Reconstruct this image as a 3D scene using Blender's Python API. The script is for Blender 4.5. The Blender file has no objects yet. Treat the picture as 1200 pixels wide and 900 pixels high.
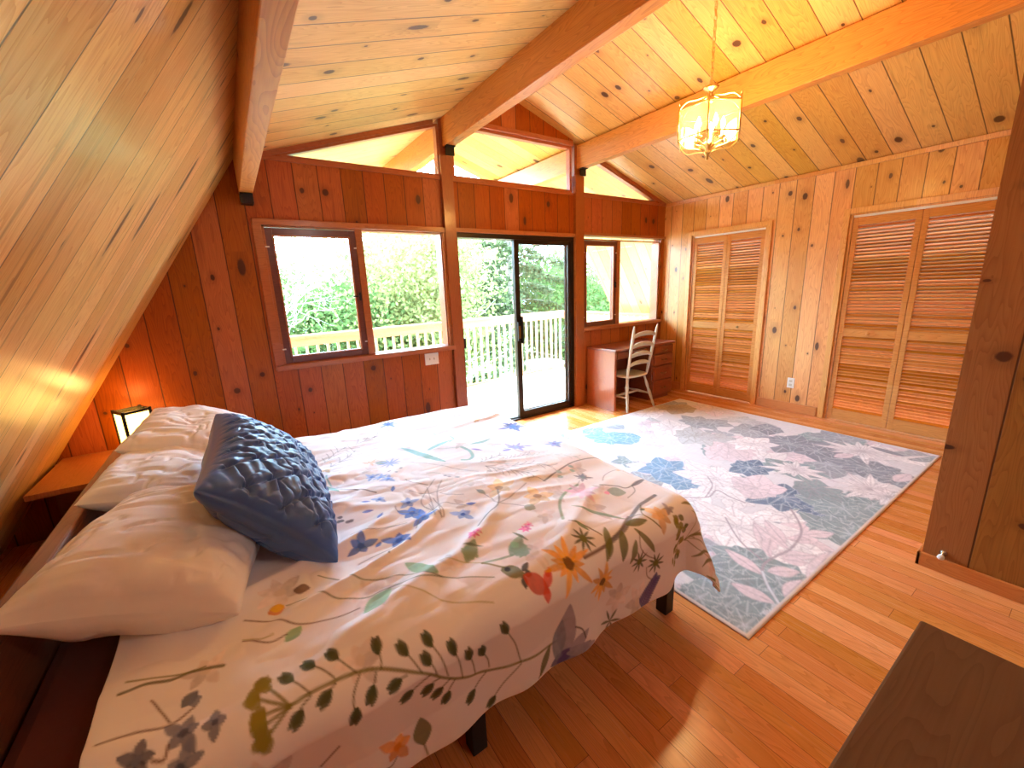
import bpy, bmesh, math, random, json
import numpy as np
from mathutils import Vector, Matrix, Euler
random.seed(7)
PI=math.pi
COL=bpy.context.scene.collection
SC=bpy.context.scene

CH_W=17.; LN_W=.6; LN_E=2.6; CH_C=(1.,.66,.30); FILL_W=9.
SKY_C=(.44,.73,1.,1.); SKY_S=15.5
SUN_E=3.4; SUN_D=(.32,-1,-1.15)
EXPO=1.55

# ------------------------------------------------------------------ mesh building
class MB:
    def __init__(s): s.v=[]; s.f=[]; s.m=[]; s.sm=[]; s.mi=0
    def add(s,vs,fs,smooth=False):
        b=len(s.v); s.v+= [tuple(v) for v in vs]
        for f in fs: s.f.append([b+i for i in f]); s.m.append(s.mi); s.sm.append(smooth)
        return s
    def box(s,x0,x1,y0,y1,z0,z1,bev=0.0,M=None):
        x0,x1=sorted((x0,x1)); y0,y1=sorted((y0,y1)); z0,z1=sorted((z0,z1))
        if bev<=0:
            vs=[(x0,y0,z0),(x1,y0,z0),(x1,y1,z0),(x0,y1,z0),(x0,y0,z1),(x1,y0,z1),(x1,y1,z1),(x0,y1,z1)]
            fs=[(0,3,2,1),(4,5,6,7),(0,1,5,4),(1,2,6,5),(2,3,7,6),(3,0,4,7)]
            if M: vs=[M@Vector(v) for v in vs]
            return s.add(vs,fs)
        bm=bmesh.new(); bmesh.ops.create_cube(bm,size=1)
        for v in bm.verts: v.co=Vector(((x0+x1)/2+v.co.x*(x1-x0),(y0+y1)/2+v.co.y*(y1-y0),(z0+z1)/2+v.co.z*(z1-z0)))
        bmesh.ops.bevel(bm,geom=bm.edges[:],offset=min(bev,.49*min(x1-x0,y1-y0,z1-z0)),segments=2,profile=.5,affect='EDGES')
        bm.verts.index_update()
        vs=[(M@v.co if M else v.co.copy()) for v in bm.verts]; fs=[[v.index for v in f.verts] for f in bm.faces]
        bm.free(); return s.add(vs,fs)
    def prism(s,poly,ax,a,b):
        # poly: 2D convex outline in the two other axes, extruded along ax from a to b
        n=len(poly)
        def P(q,t):
            return {'y':(q[0],t,q[1]),'x':(t,q[0],q[1]),'z':(q[0],q[1],t)}[ax]
        vs=[P(q,a) for q in poly]+[P(q,b) for q in poly]
        fs=[list(range(n))[::-1],list(range(n,2*n))]+[(i,(i+1)%n,n+(i+1)%n,n+i) for i in range(n)]
        return s.add(vs,fs)
    def tube(s,pts,rad,n=8,cap=True,smooth=True):
        pts=[Vector(p) for p in pts]; 
        if not hasattr(rad,'__len__'): rad=[rad]*len(pts)
        vs=[];fs=[]; up=None
        for i,p in enumerate(pts):
            t=(pts[min(i+1,len(pts)-1)]-pts[max(i-1,0)])
            t=t.normalized() if t.length>1e-9 else Vector((0,0,1))
            if up is None:
                up=t.orthogonal().normalized()
            up=(up-t*up.dot(t)); up=up.normalized() if up.length>1e-6 else t.orthogonal().normalized()
            w=t.cross(up)
            for k in range(n):
                a=2*PI*k/n; vs.append(p+(up*math.cos(a)+w*math.sin(a))*rad[i])
        for i in range(len(pts)-1):
            for k in range(n): fs.append((i*n+k,i*n+(k+1)%n,(i+1)*n+(k+1)%n,(i+1)*n+k))
        if cap: fs+= [list(range(n))[::-1],[len(vs)-n+k for k in range(n)]]
        return s.add(vs,fs,smooth)
    def lathe(s,prof,c,n=20,axis=(0,0,1)):
        ax=Vector(axis).normalized(); q=Vector((0,0,1)).rotation_difference(ax)
        vs=[];fs=[]
        for r,h in prof:
            for k in range(n):
                a=2*PI*k/n; vs.append(Vector(c)+q@Vector((r*math.cos(a),r*math.sin(a),h)))
        for i in range(len(prof)-1):
            for k in range(n): fs.append((i*n+k,i*n+(k+1)%n,(i+1)*n+(k+1)%n,(i+1)*n+k))
        fs+=[list(range(n))[::-1],[len(vs)-n+k for k in range(n)]]
        return s.add(vs,fs,True)
    def build(s,name,mat,parent=None,kind=None):
        me=bpy.data.meshes.new(name); me.from_pydata([tuple(v) for v in s.v],[],s.f)
        for m in (mat if isinstance(mat,(list,tuple)) else [mat]): me.materials.append(m)
        me.polygons.foreach_set('material_index',s.m); me.polygons.foreach_set('use_smooth',s.sm)
        me.update()
        o=bpy.data.objects.new(name,me); COL.objects.link(o)
        if parent: o.parent=parent; o.matrix_parent_inverse=parent.matrix_basis.inverted()
        if kind: o['kind']=kind
        return o
def tag(o,label,cat,group=None):
    o['label']=label; o['category']=cat
    if group: o['group']=group
    return o
def thing(name,label,cat,loc=(0,0,0),rz=0,group=None):
    o=bpy.data.objects.new(name,None); COL.objects.link(o); o.location=loc; o.rotation_euler=(0,0,rz); o.empty_display_size=.1
    bpy.context.view_layer.update()
    return tag(o,label,cat,group)
def shell(name,loc=(0,0,0)):
    o=bpy.data.objects.new(name,None); COL.objects.link(o); o['kind']='structure'; return o
def grid_mesh(name,P,mat,parent=None,col=None,thick=None,close=False):
    # P: (n,m,3) array
    n,m=P.shape[:2]
    idx=np.arange(n*m).reshape(n,m)
    q=np.stack([idx[:-1,:-1],idx[1:,:-1],idx[1:,1:],idx[:-1,1:]],-1).reshape(-1,4)
    V=P.reshape(-1,3)
    if thick is not None:
        V2=thick.reshape(-1,3); q2=q[:,::-1]+n*m
        b=np.concatenate([idx[0,:],idx[1:,-1],idx[-1,-2::-1],idx[-2:0:-1,0]]); b2=np.roll(b,-1)
        side=np.stack([b,b2,b2+n*m,b+n*m],-1)
        V=np.concatenate([V,V2]); q=np.concatenate([q,q2,side])
    me=bpy.data.meshes.new(name); me.vertices.add(len(V)); me.vertices.foreach_set('co',V.astype(np.float32).ravel())
    me.loops.add(len(q)*4); me.loops.foreach_set('vertex_index',q.astype(np.int32).ravel())
    me.polygons.add(len(q)); me.polygons.foreach_set('loop_start',(np.arange(len(q))*4).astype(np.int32)); 
    me.polygons.foreach_set('use_smooth',np.ones(len(q),bool))
    me.update(calc_edges=True); me.validate()
    if col is not None:
        a=me.color_attributes.new('Col','FLOAT_COLOR','POINT'); c=np.ones((len(V),4),np.float32)
        cc=col.reshape(-1,3); c[:len(cc),:3]=cc
        if len(V)>len(cc): c[len(cc):2*len(cc),:3]=cc
        a.data.foreach_set('color',c.ravel())
    me.materials.append(mat)
    o=bpy.data.objects.new(name,me); COL.objects.link(o)
    if parent: o.parent=parent
    return o
def vnoise(x,y,seed=0):
    # smooth value noise, vectorised
    xi=np.floor(x).astype(np.int64); yi=np.floor(y).astype(np.int64); xf=x-xi; yf=y-yi
    def h(a,b):
        n=(a*374761393+b*668265263+seed*1442695041)&0xffffffff
        n=((n^(n>>13))*1274126177)&0xffffffff
        return ((n^(n>>16))&0xffff)/65535.0
    u=xf*xf*(3-2*xf); v=yf*yf*(3-2*yf)
    return (h(xi,yi)*(1-u)+h(xi+1,yi)*u)*(1-v)+(h(xi,yi+1)*(1-u)+h(xi+1,yi+1)*u)*v

# ------------------------------------------------------------------ materials
def srgb(h):
    if isinstance(h,str):
        c=[int(h[i:i+2],16)/255 for i in (0,2,4)]
    else: c=h
    return tuple(((x+.055)/1.055)**2.4 if x>.04045 else x/12.92 for x in c)
class NT:
    def __init__(s,name):
        s.mat=bpy.data.materials.new(name); s.mat.use_nodes=True; s.t=s.mat.node_tree; s.t.nodes.clear()
        s.out=s.n('ShaderNodeOutputMaterial')
    def n(s,t,**k):
        nd=s.t.nodes.new(t)
        for a,b in k.items(): setattr(nd,a,b)
        return nd
    def L(s,a,b): s.t.links.new(a,b)
    def set(s,sock,v):
        if hasattr(v,'is_output'): s.L(v,sock)
        else: sock.default_value=v
    def m(s,op,a,b=None,c=None,clamp=False):
        nd=s.n('ShaderNodeMath',operation=op,use_clamp=clamp); s.set(nd.inputs[0],a)
        if b is not None: s.set(nd.inputs[1],b)
        if c is not None: s.set(nd.inputs[2],c)
        return nd.outputs[0]
    def ss(s,v,a,b,lo=0.,hi=1.):
        nd=s.n('ShaderNodeMapRange',interpolation_type='SMOOTHSTEP'); s.set(nd.inputs[0],v)
        nd.inputs[1].default_value=a; nd.inputs[2].default_value=b; nd.inputs[3].default_value=lo; nd.inputs[4].default_value=hi
        return nd.outputs[0]
    def mix(s,f,a,b,mode='MIX'):
        nd=s.n('ShaderNodeMix',data_type='RGBA',blend_type=mode); s.set(nd.inputs[0],f)
        for sock,v in ((nd.inputs[6],a),(nd.inputs[7],b)):
            if hasattr(v,'is_output'): s.L(v,sock)
            else: sock.default_value=(*v[:3],1)
        return nd.outputs[2]
    def xyz(s,x,y,z=0.):
        nd=s.n('ShaderNodeCombineXYZ')
        for i,v in enumerate((x,y,z)): s.set(nd.inputs[i],v)
        return nd.outputs[0]
    def obj(s): return s.n('ShaderNodeTexCoord').outputs['Object']
    def dot(s,v,d):
        nd=s.n('ShaderNodeVectorMath',operation='DOT_PRODUCT'); s.L(v,nd.inputs[0]); nd.inputs[1].default_value=d; return nd.outputs['Value']
    def noise(s,vec,scale=5.,detail=2.,rough=.5,dist=0.):
        nd=s.n('ShaderNodeTexNoise'); s.L(vec,nd.inputs['Vector']); nd.inputs['Scale'].default_value=scale; nd.inputs['Detail'].default_value=detail
        nd.inputs['Roughness'].default_value=rough; nd.inputs['Distortion'].default_value=dist; return nd.outputs[0]
    def white(s,vec):
        nd=s.n('ShaderNodeTexWhiteNoise',noise_dimensions='3D'); s.L(vec,nd.inputs['Vector'])
        sp=s.n('ShaderNodeSeparateColor'); s.L(nd.outputs['Color'],sp.inputs[0]); return sp.outputs
    def bump(s,h,st=.3,dist=.002):
        nd=s.n('ShaderNodeBump'); nd.inputs['Strength'].default_value=st; nd.inputs['Distance'].default_value=dist; s.L(h,nd.inputs['Height']); return nd.outputs[0]
    def bsdf(s,col,rough=.5,metal=0.,normal=None,spec=.5,**k):
        b=s.n('ShaderNodeBsdfPrincipled')
        if hasattr(col,'is_output'): s.L(col,b.inputs['Base Color'])
        else: b.inputs['Base Color'].default_value=(*col[:3],1)
        s.set(b.inputs['Roughness'],rough); b.inputs['Metallic'].default_value=metal; b.inputs['Specular IOR Level'].default_value=spec
        if normal is not None: s.L(normal,b.inputs['Normal'])
        for a,v in k.items(): s.set(b.inputs[a],v)
        s.L(b.outputs[0],s.out.inputs[0]); return b
def plain(name,c,rough=.5,metal=0.,spec=.5,var=.06,scale=12.,bump=0.):
    t=NT(name); o=t.obj(); nz=t.noise(o,scale,3.)
    col=t.mix(nz,tuple(x*(1-var) for x in c),tuple(min(1,x*(1+var)) for x in c))
    t.bsdf(col,rough,metal,t.bump(nz,bump,.002) if bump else None,spec); return t.mat
def wood(name,across,along,width,lo,hi,knot=(.075,.022,.008),L=.42,kn=1.0,groove=.0055,rough=.42,spec=.5,tint=.22,grain=1.0,joint=0.0,seed=0.,coat=0.,off=0.,kel=1.,streak=0.):
    t=NT(name); o=t.obj(); u=t.m('ADD',t.dot(o,across),50.+off); v=t.m('ADD',t.dot(o,along),50.)
    un=t.m('DIVIDE',u,width); idx=t.m('FLOOR',un); fr=t.m('FRACT',un)
    r=t.white(t.xyz(idx,seed,3.3))
    vv=t.m('ADD',v,t.m('MULTIPLY',r[0],9.))
    if joint>0:
        jn=t.m('DIVIDE',vv,joint); jc=t.m('FLOOR',jn); jf=t.m('FRACT',jn); rj=t.white(t.xyz(idx,jc,seed+7.))
        tn=rj[0]; tn2=rj[1]; ids=t.m('ADD',idx,t.m('MULTIPLY',jc,17.))
    else: tn=r[1]; tn2=r[2]; ids=idx
    # knots
    c=t.m('FLOOR',t.m('DIVIDE',vv,L)); rk=t.white(t.xyz(idx,c,seed+1.))
    r2=t.white(t.xyz(idx,c,seed+5.5))
    dx=t.m('MULTIPLY',t.m('SUBTRACT',fr,t.m('MULTIPLY_ADD',rk[0],.64,.18)),width)
    dy=t.m('SUBTRACT',vv,t.m('MULTIPLY',t.m('ADD',c,t.m('MULTIPLY_ADD',rk[1],.6,.2)),L))
    el=t.m('MULTIPLY_ADD',r2[1],.6*kel,.35*kel)
    wob=t.noise(t.xyz(t.m('MULTIPLY',u,60.),t.m('MULTIPLY',v,60.),ids),1.,1.)
    d=t.m('SQRT',t.m('ADD',t.m('MULTIPLY',dx,dx),t.m('POWER',t.m('MULTIPLY',dy,el),2.)))
    d=t.m('MULTIPLY_ADD',t.m('SUBTRACT',wob,.5),.006,d)
    rad=t.m('MULTIPLY',t.m('SUBTRACT',rk[2],1-.62*kn,clamp=True),.043)
    ratio=t.m('DIVIDE',d,t.m('ADD',rad,.0005))
    has=t.m('GREATER_THAN',rad,.003)
    km=t.m('MULTIPLY',t.ss(ratio,.75,1.15,1.,0.),has)
    halo=t.m('MULTIPLY',t.ss(ratio,1.,3.4,1.,0.),has)
    # grain figure
    bendk=t.m('DIVIDE',t.m('MULTIPLY',has,.9),t.m('ADD',t.m('MULTIPLY',ratio,ratio),.6))
    f1=t.noise(t.xyz(t.m('MULTIPLY',u,9.),t.m('MULTIPLY',vv,.9),ids),1.,2.)
    ph=t.m('ADD',t.m('MULTIPLY',f1,26.),t.m('MULTIPLY_ADD',fr,2.,bendk))
    ring=t.m('POWER',t.m('FRACT',ph),2.2)
    fine=t.noise(t.xyz(t.m('MULTIPLY',u,170.),t.m('MULTIPLY',vv,3.5),ids),1.,3.,.6)
    big=t.noise(t.xyz(t.m('MULTIPLY',u,3.),t.m('MULTIPLY',vv,1.1),ids),1.,2.)
    g=t.m('ADD',t.m('MULTIPLY',ring,.40*grain),t.m('ADD',t.m('MULTIPLY',fine,.55*grain),t.m('MULTIPLY',big,.45)))
    g=t.m('ADD',g,-.17,clamp=True)
    col=t.mix(g,hi,lo)
    if streak>0:
        sk=t.noise(t.xyz(t.m('MULTIPLY',u,26.),t.m('MULTIPLY',vv,.8),ids),1.,3.,.6)
        col=t.mix(t.ss(sk,.56,.74,0.,streak),col,tuple(x*.45 for x in lo))
    col=t.mix(t.m('MULTIPLY',halo,.35),col,tuple(x*.62 for x in lo))
    hs=t.n('ShaderNodeHueSaturation'); t.L(col,hs.inputs['Color'])
    t.set(hs.inputs['Value'],t.m('MULTIPLY_ADD',tn,tint*1.6,1-tint*.8)); t.set(hs.inputs['Hue'],t.m('MULTIPLY_ADD',tn2,.010,.494)); t.set(hs.inputs['Saturation'],t.m('MULTIPLY_ADD',tn,-.12,1.05))
    col=hs.outputs[0]
    col=t.mix(t.m('MULTIPLY',km,.93),col,knot)
    ed=t.m('MULTIPLY',t.m('MINIMUM',fr,t.m('SUBTRACT',1.,fr)),width)
    gm=t.ss(ed,groove*.25,groove,1.,0.) if groove>0 else None
    if joint>0:
        je=t.m('MULTIPLY',t.m('MINIMUM',jf,t.m('SUBTRACT',1.,jf)),joint); gj=t.ss(je,groove*.2,groove,1.,0.); gm=t.m('MAXIMUM',gm,gj)
    h=t.m('MULTIPLY',fine,.12)
    if gm is not None:
        col=t.mix(t.m('MULTIPLY',gm,.85),col,(.05,.014,.004))
        h=t.m('SUBTRACT',h,t.m('MULTIPLY',gm,1.))
    t.bsdf(col,t.m('MULTIPLY_ADD',fine,.12,rough-.06),0.,t.bump(h,.35,.003),spec,**({'Coat Weight':coat,'Coat Roughness':.18} if coat else {}))
    return t.mat
def vcol(name,rough=.8,spec=.3,bscale=900.,bst=.15,sheen=0.):
    t=NT(name); a=t.n('ShaderNodeVertexColor'); a.layer_name='Col'; nz=t.noise(t.obj(),bscale,1.)
    t.bsdf(a.outputs['Color'],rough,0.,t.bump(nz,bst,.0008),spec,**({'Sheen Weight':sheen} if sheen else {})); return t.mat
def glass(name,tintc=(1,1,1),refl=1.0,f0=.06,frost=0.):
    t=NT(name); tr=t.n('ShaderNodeBsdfTransparent'); tr.inputs[0].default_value=(*tintc,1)
    gl=t.n('ShaderNodeBsdfGlossy'); gl.inputs['Roughness'].default_value=.02
    lw=t.n('ShaderNodeLayerWeight'); lw.inputs[0].default_value=.25
    mx=t.n('ShaderNodeMixShader'); t.L(t.m('MULTIPLY_ADD',t.m('POWER',lw.outputs['Facing'],4.),.5*refl,f0*refl),mx.inputs[0])
    t.L(tr.outputs[0],mx.inputs[1]); t.L(gl.outputs[0],mx.inputs[2])
    if frost>0:
        fr_=t.n('ShaderNodeBsdfTranslucent'); fr_.inputs[0].default_value=(*tintc,1); m2=t.n('ShaderNodeMixShader'); m2.inputs[0].default_value=frost; t.L(mx.outputs[0],m2.inputs[1]); t.L(fr_.outputs[0],m2.inputs[2]); t.L(m2.outputs[0],t.out.inputs[0])
    else: t.L(mx.outputs[0],t.out.inputs[0])
    return t.mat
def emis(name,c,st,base=(.8,.8,.8)):
    t=NT(name); t.bsdf(base,.6,0.,None,.3,**{'Emission Color':(*c,1),'Emission Strength':st}); return t.mat
PLO=(.52,.17,.028); PHI=(.86,.45,.13)     # varnished knotty pine
SL=Vector((1,0,1.53)).normalized()
M={}
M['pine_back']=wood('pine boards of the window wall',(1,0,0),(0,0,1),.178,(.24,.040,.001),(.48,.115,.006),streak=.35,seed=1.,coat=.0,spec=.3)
M['pine_side']=wood('pine boards of the closet wall',(0,1,0),(0,0,1),.168,PLO,PHI,seed=2.,coat=.12)
M['pine_part']=wood('pine boards of the near partition',(0,1,0),(0,0,1),.205,(.22,.070,.009),(.38,.15,.028),streak=.3,kel=2.6,L=.34,kn=1.1,seed=3.,coat=.0,spec=.3,off=.11)
M['pine_ceil']=wood('pine boards of the ceiling',(0,1,0),(1,0,.05),.19,(.58,.25,.040),(.90,.56,.165),streak=.3,seed=4.,L=.5,tint=.15,coat=.1)
M['pine_slope']=wood('pine boards of the sloped wall',(0,1,0),tuple(SL),.205,(.68,.285,.055),(1.,.67,.25),seed=5.,L=.7,rough=.34,coat=.2,kel=.35,streak=.75,groove=.004,grain=1.15)
M['beam']=wood('varnished fir beam',(.5,0,.87),(0,1,0),.6,(.46,.14,.018),(.80,.36,.07),groove=0,L=1.3,kn=.7,seed=6.,tint=.05)
M['trimv']=wood('vertical varnished trim',(1,0,0),(0,0,1),.5,(.24,.048,.005),(.38,.10,.015),groove=0,L=1.4,kn=.4,seed=7.,tint=.05,coat=.3)
M['trimh']=wood('horizontal varnished trim',(0,.5,.87),(1,0,0),.5,(.30,.075,.02),(.48,.15,.04),groove=0,L=1.6,kn=.3,seed=8.,tint=.05,coat=.3)
M['sash']=wood('dark varnished sash wood',(0,.5,.87),(1,0,0),.6,(.10,.022,.010),(.17,.045,.02),groove=0,kn=0,seed=9.,tint=.05,coat=.4,rough=.35)
M['case']=wood('closet casing pine',(0,1,0),(0,0,1),.6,PLO,PHI,groove=0,L=1.8,kn=.2,seed=10.,tint=.06,coat=.2)
M['louver']=wood('louvered door pine',(.5,0,.87),(0,1,0),.7,(.46,.15,.022),(.72,.32,.07),groove=0,kn=0,seed=11.,tint=.04,rough=.5,spec=.35)
M['floor']=wood('fir floor boards',(1,0,0),(0,1,0),.083,(.48,.155,.03),(.84,.34,.10),joint=1.35,kn=.0,groove=.0013,rough=.26,seed=12.,tint=.22,coat=.35,grain=.9)
M['slat']=wood('louver slat pine',(0,0,1),(0,1,0),.0315,(.40,.10,.008),(.72,.245,.032),groove=0,kn=0,seed=31.,tint=.35,rough=.7,spec=.12)
M['base']=wood('baseboard fir',(.5,0,.87),(0,1,0),.5,(.50,.15,.032),(.68,.27,.075),groove=0,kn=0,seed=13.,tint=.05,coat=.3)
M['desk']=wood('mahogany stained desk wood',(0,.5,.87),(1,0,0),.9,(.17,.032,.012),(.30,.065,.022),groove=0,kn=0,seed=14.,tint=.04,coat=.5,rough=.3)
M['deskside']=wood('mahogany stained side panel',(0,1,0),(0,0,1),.9,(.30,.07,.02),(.46,.13,.04),groove=0,kn=0,seed=15.,tint=.04,coat=.5,rough=.3)
M['dresser']=wood('walnut dresser wood',(0,1,0),(1,0,0),1.3,(.085,.036,.010),(.16,.075,.024),groove=0,kn=0,seed=16.,tint=.04,rough=.75,spec=.15,grain=.7)
M['bedwood']=wood('red-brown bed wood',(.5,0,.87),(0,1,0),1.2,(.20,.05,.018),(.34,.10,.032),groove=0,kn=0,seed=17.,tint=.04,coat=.3)
M['shelfw']=wood('stained shelf board',(1,0,0),(0,1,0),.9,(.34,.095,.02),(.50,.17,.04),groove=0,kn=.2,seed=18.,tint=.04,coat=.3)
M['deckw']=wood('weathered deck boards',(1,0,0),(0,1,0),.14,(.62,.50,.38),(.80,.68,.54),groove=.008,kn=.3,seed=19.,rough=.8,spec=.2,grain=.6)
M['railw']=wood('cedar railing wood',(0,.5,.87),(1,0,0),.9,(.42,.17,.06),(.58,.27,.11),groove=0,kn=.2,seed=20.,rough=.7,spec=.2)
M['baluw']=wood('cedar baluster wood',(1,0,0),(0,0,1),.9,(.48,.27,.12),(.60,.38,.19),groove=0,kn=.0,seed=21.,rough=.7,spec=.2)
M['black']=plain('black painted metal',(.012,.010,.009),.45,.3)
M['bronze']=plain('dark bronze aluminium',(.035,.022,.014),.35,.6)
M['brass']=plain('brushed brass',(.80,.56,.22),.28,1.0,var=.1)
M['brasshw']=plain('aged brass hardware',(.25,.14,.05),.35,.9,var=.1)
M['white']=plain('white plastic plate',(.80,.76,.68),.4)
M['cream']=plain('cream painted wood',(.60,.53,.40),.45,var=.12,bump=.1)
M['chrome']=plain('chrome',(.7,.7,.7),.2,1.0)
M['rubber']=plain('white rubber',(.8,.8,.78),.6)
M['blackcloth']=plain('black kneehole shadow board',(.03,.012,.006),.6)
M['mattress']=plain('dark burgundy box fabric',(.10,.022,.014),.9,bump=.3,scale=80)
M['glass']=glass('window glass')
M['lampglass']=glass('bevelled lantern glass',(1,.93,.74),1.6,.08,.03)
M['candle']=plain('cream candle sleeve',(.85,.75,.5),.5)
M['whitemetal']=plain('white enamelled table metal',(.85,.85,.85),.4)
M['bark']=plain('pale tree bark',(.50,.46,.38),.9,var=.3,scale=20,bump=.5)
M['barkd']=plain('grey conifer bark',(.22,.17,.12),.9,var=.3,scale=20,bump=.5)
M['roofsh']=plain('grey roof shingles',(.10,.09,.08),.9,var=.3,scale=30)
M['siding']=plain('outer wall stain',(.20,.09,.04),.8)
# ------------------------------------------------------------------ room shell
XR_=-2.43; ZR=3.33; SLP=.3195
def roof(x): return ZR-SLP*abs(x-XR_)
KX,KZ,KS=-4.98,2.514,1.53          # knee of the steep slope
def steep(x): return KZ+KS*(x-KX)
YB=-6.4; YE=1.95; XMIN=KX-KZ/KS
mb=MB(); mb.box(-6.75,.1,YB-.1,.06,-.18,0); mb.build('floor',M['floor'],kind='structure')
# upper ceiling, both pitches, running out over the deck
T_=.09
def slab(name,pts,y0,y1,mat): m=MB(); m.prism(pts,'y',y0,y1); return m.build(name,mat,kind='structure')
slab('ceiling',[(KX-.02,roof(KX-.02)),(XR_,ZR),(XR_,ZR+T_),(KX-.02,roof(KX-.02)+T_)],YB,YE,M['pine_ceil'])
M['pine_ceil2']=wood('pine boards of the right ceiling pitch',(0,1,0),(1,0,-.05),.19,(.56,.22,.03),(.86,.49,.115),streak=.25,seed=24.,L=.62,kn=1.15,tint=.15,coat=.1,off=.07)
slab('ceiling',[(XR_,ZR),(.12,roof(.12)),(.12,roof(.12)+T_),(XR_,ZR+T_)],YB,YE,M['pine_ceil2'])
# steep lower slopes
slab('wall_left',[(XMIN-.3,-.459),(KX,KZ),(KX-.13,KZ+.045),(XMIN-.43,-.414)],YB,YE-.02,M['pine_slope'])
mr=lambda x:2*XR_-x
M['pine_slope2']=wood('pine boards of the outer eave',(0,1,0),tuple(Vector((-1,0,1.53)).normalized()),.205,(.50,.27,.06),(.66,.42,.12),groove=.009,seed=25.,L=.7)
slab('wall_right_eave',[(mr(KX),KZ),(mr(XMIN-.5),-.765),(mr(XMIN-.63),-.72),(mr(KX-.13),KZ+.045)],0.12,YE-.02,M['pine_slope2'])
# shingle skin above everything
m=MB()
m.prism([(KX-.15,roof(KX-.15)+T_+.005),(XR_,ZR+T_+.005),(XR_,ZR+T_+.05),(KX-.15,roof(KX-.15)+T_+.05)],'y',YB-.1,YE+.03)
m.prism([(XR_,ZR+T_+.005),(mr(KX-.15),roof(KX-.15)+T_+.005),(mr(KX-.15),roof(KX-.15)+T_+.05),(XR_,ZR+T_+.05)],'y',YB-.1,YE+.03)
m.build('roof_shingles',M['roofsh'],kind='structure')
# window wall
WT=.13; m=MB()
def pr(*p): m.prism(list(p),'y',0,WT)
Z0,ZW,ZH,ZC,ZT=0,.95,2.095,2.53,2.53
pr((XMIN,0),(-4.94,0),(-4.94,roof(-4.94)),(KX,KZ))
pr((-4.94,0),(-3.36,0),(-3.36,ZW),(-4.94,ZW))
pr((-4.94,ZH),(-3.25,ZH),(-3.25,ZC),(-4.94,ZC))
pr((-3.36,0),(-3.25,0),(-3.25,ZH),(-3.36,ZH))
pr((-3.25,2.07),(-1.70,2.07),(-1.70,ZC),(-3.25,ZC))
pr((-1.70,0),(-1.56,0),(-1.56,ZC),(-1.70,ZC))
pr((-1.56,0),(0,0),(0,ZW+.02),(-1.56,ZW+.02))
pr((-.07,ZW),(0,ZW),(0,ZH),(-.07,ZH))
pr((-1.56,ZH),(0,ZH),(0,ZC),(-1.56,ZC))
pr((-3.25,3.035),(-1.70,3.035),(-1.70,roof(-1.70)),(XR_,ZR),(-3.25,roof(-3.25)))
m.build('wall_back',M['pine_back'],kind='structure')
# closet wall at x=0
m=MB(); zc=roof(0)
C1=(-.44,-1.36); C2=(-2.13,-3.17); CZ=2.085
m.box(0,.1,0,C1[0],0,zc); m.box(0,.1,C1[1],C2[0],0,zc); m.box(0,.1,C2[1],-3.41,0,zc); m.box(0,.1,C1[0],C1[1],CZ,zc); m.box(0,.1,C2[0],C2[1],CZ,zc)
m.build('wall_right',M['pine_side'],kind='structure')
m=MB(); m.box(.45,.5,.1,-3.45,-.1,2.5); m.box(.1,.5,.0,.1,-.1,2.45); m.box(.1,.5,-1.7,-1.8,-.1,2.4); m.box(.1,.5,-3.4,-3.5,-.1,2.4); m.build('wall_closet_back',M['siding'],kind='structure')
# near partition
PX,PY=-2.35,-3.41
m=MB(); m.prism([(PX,0),(0.1,0),(.1,roof(.1)),(XR_+.08,roof(XR_+.08)),(PX,roof(PX))] if False else [(PX,0),(0.1,0),(.1,roof(.1)),(PX,roof(PX))],'y',YB,PY)
m.build('wall_partition',M['pine_part'],kind='structure')
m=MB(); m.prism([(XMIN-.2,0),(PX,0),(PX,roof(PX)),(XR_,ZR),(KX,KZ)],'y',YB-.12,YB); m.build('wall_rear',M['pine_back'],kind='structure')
# baseboards and crown
m=MB(); m.box(PX-.018,PX,YB,PY+.018,0,.075,.004); m.box(PX-.018,-1.2,PY,PY+.018,0,.075,.004); m.build('baseboard_partition',M['base'],kind='structure')
m=MB()
for a,b in ((-.02,C1[0]+.07),(C1[1]-.07,C2[0]+.07),(C2[1]-.07,PY+.01)): m.box(-.018,0,a,b,0,.105,.004)
m.build('baseboard_right',M['base'],kind='structure')
m=MB(); m.box(-1.55,-.018,-.018,0,0,.10,.004); m.box(-4.9,-3.38,-.018,0,0,.1,.004); m.build('baseboard_back',M['trimh'],kind='structure')
m=MB(); m.box(-.022,0,-.02,PY,zc-.045,zc-.004,.004); m.build('trim_1',M['case'],kind='structure')
# posts
for i,(a,b) in enumerate(((-3.365,-3.25),(-1.70,-1.57))):
    m=MB(); m.box(a,b,-.045,.10,0,2.73); m.box(a+.02,b,.0,.12,2.73,roof(-3.3)-.0 if i==0 else roof(-1.6)); m.build('post',M['trimv'],kind='structure')
# beams along the room, carried out over the deck
for xa,xb,zb in ((-3.314,-3.222,2.81),(-1.642,-1.550,2.81)):
    m=MB(); zt=roof(min((xa,xb),key=lambda q:-abs(q-XR_)))+.004
    m.box(xa,xb,YB,YE-.05,zb,zt,.004); m.build('ceiling_beam',M['beam'],kind='structure')
m=MB(); m.box(-4.992,-4.905,YB,-.035,2.262,2.515,.004); m.build('ceiling_beam',M['beam'],kind='structure')
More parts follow.
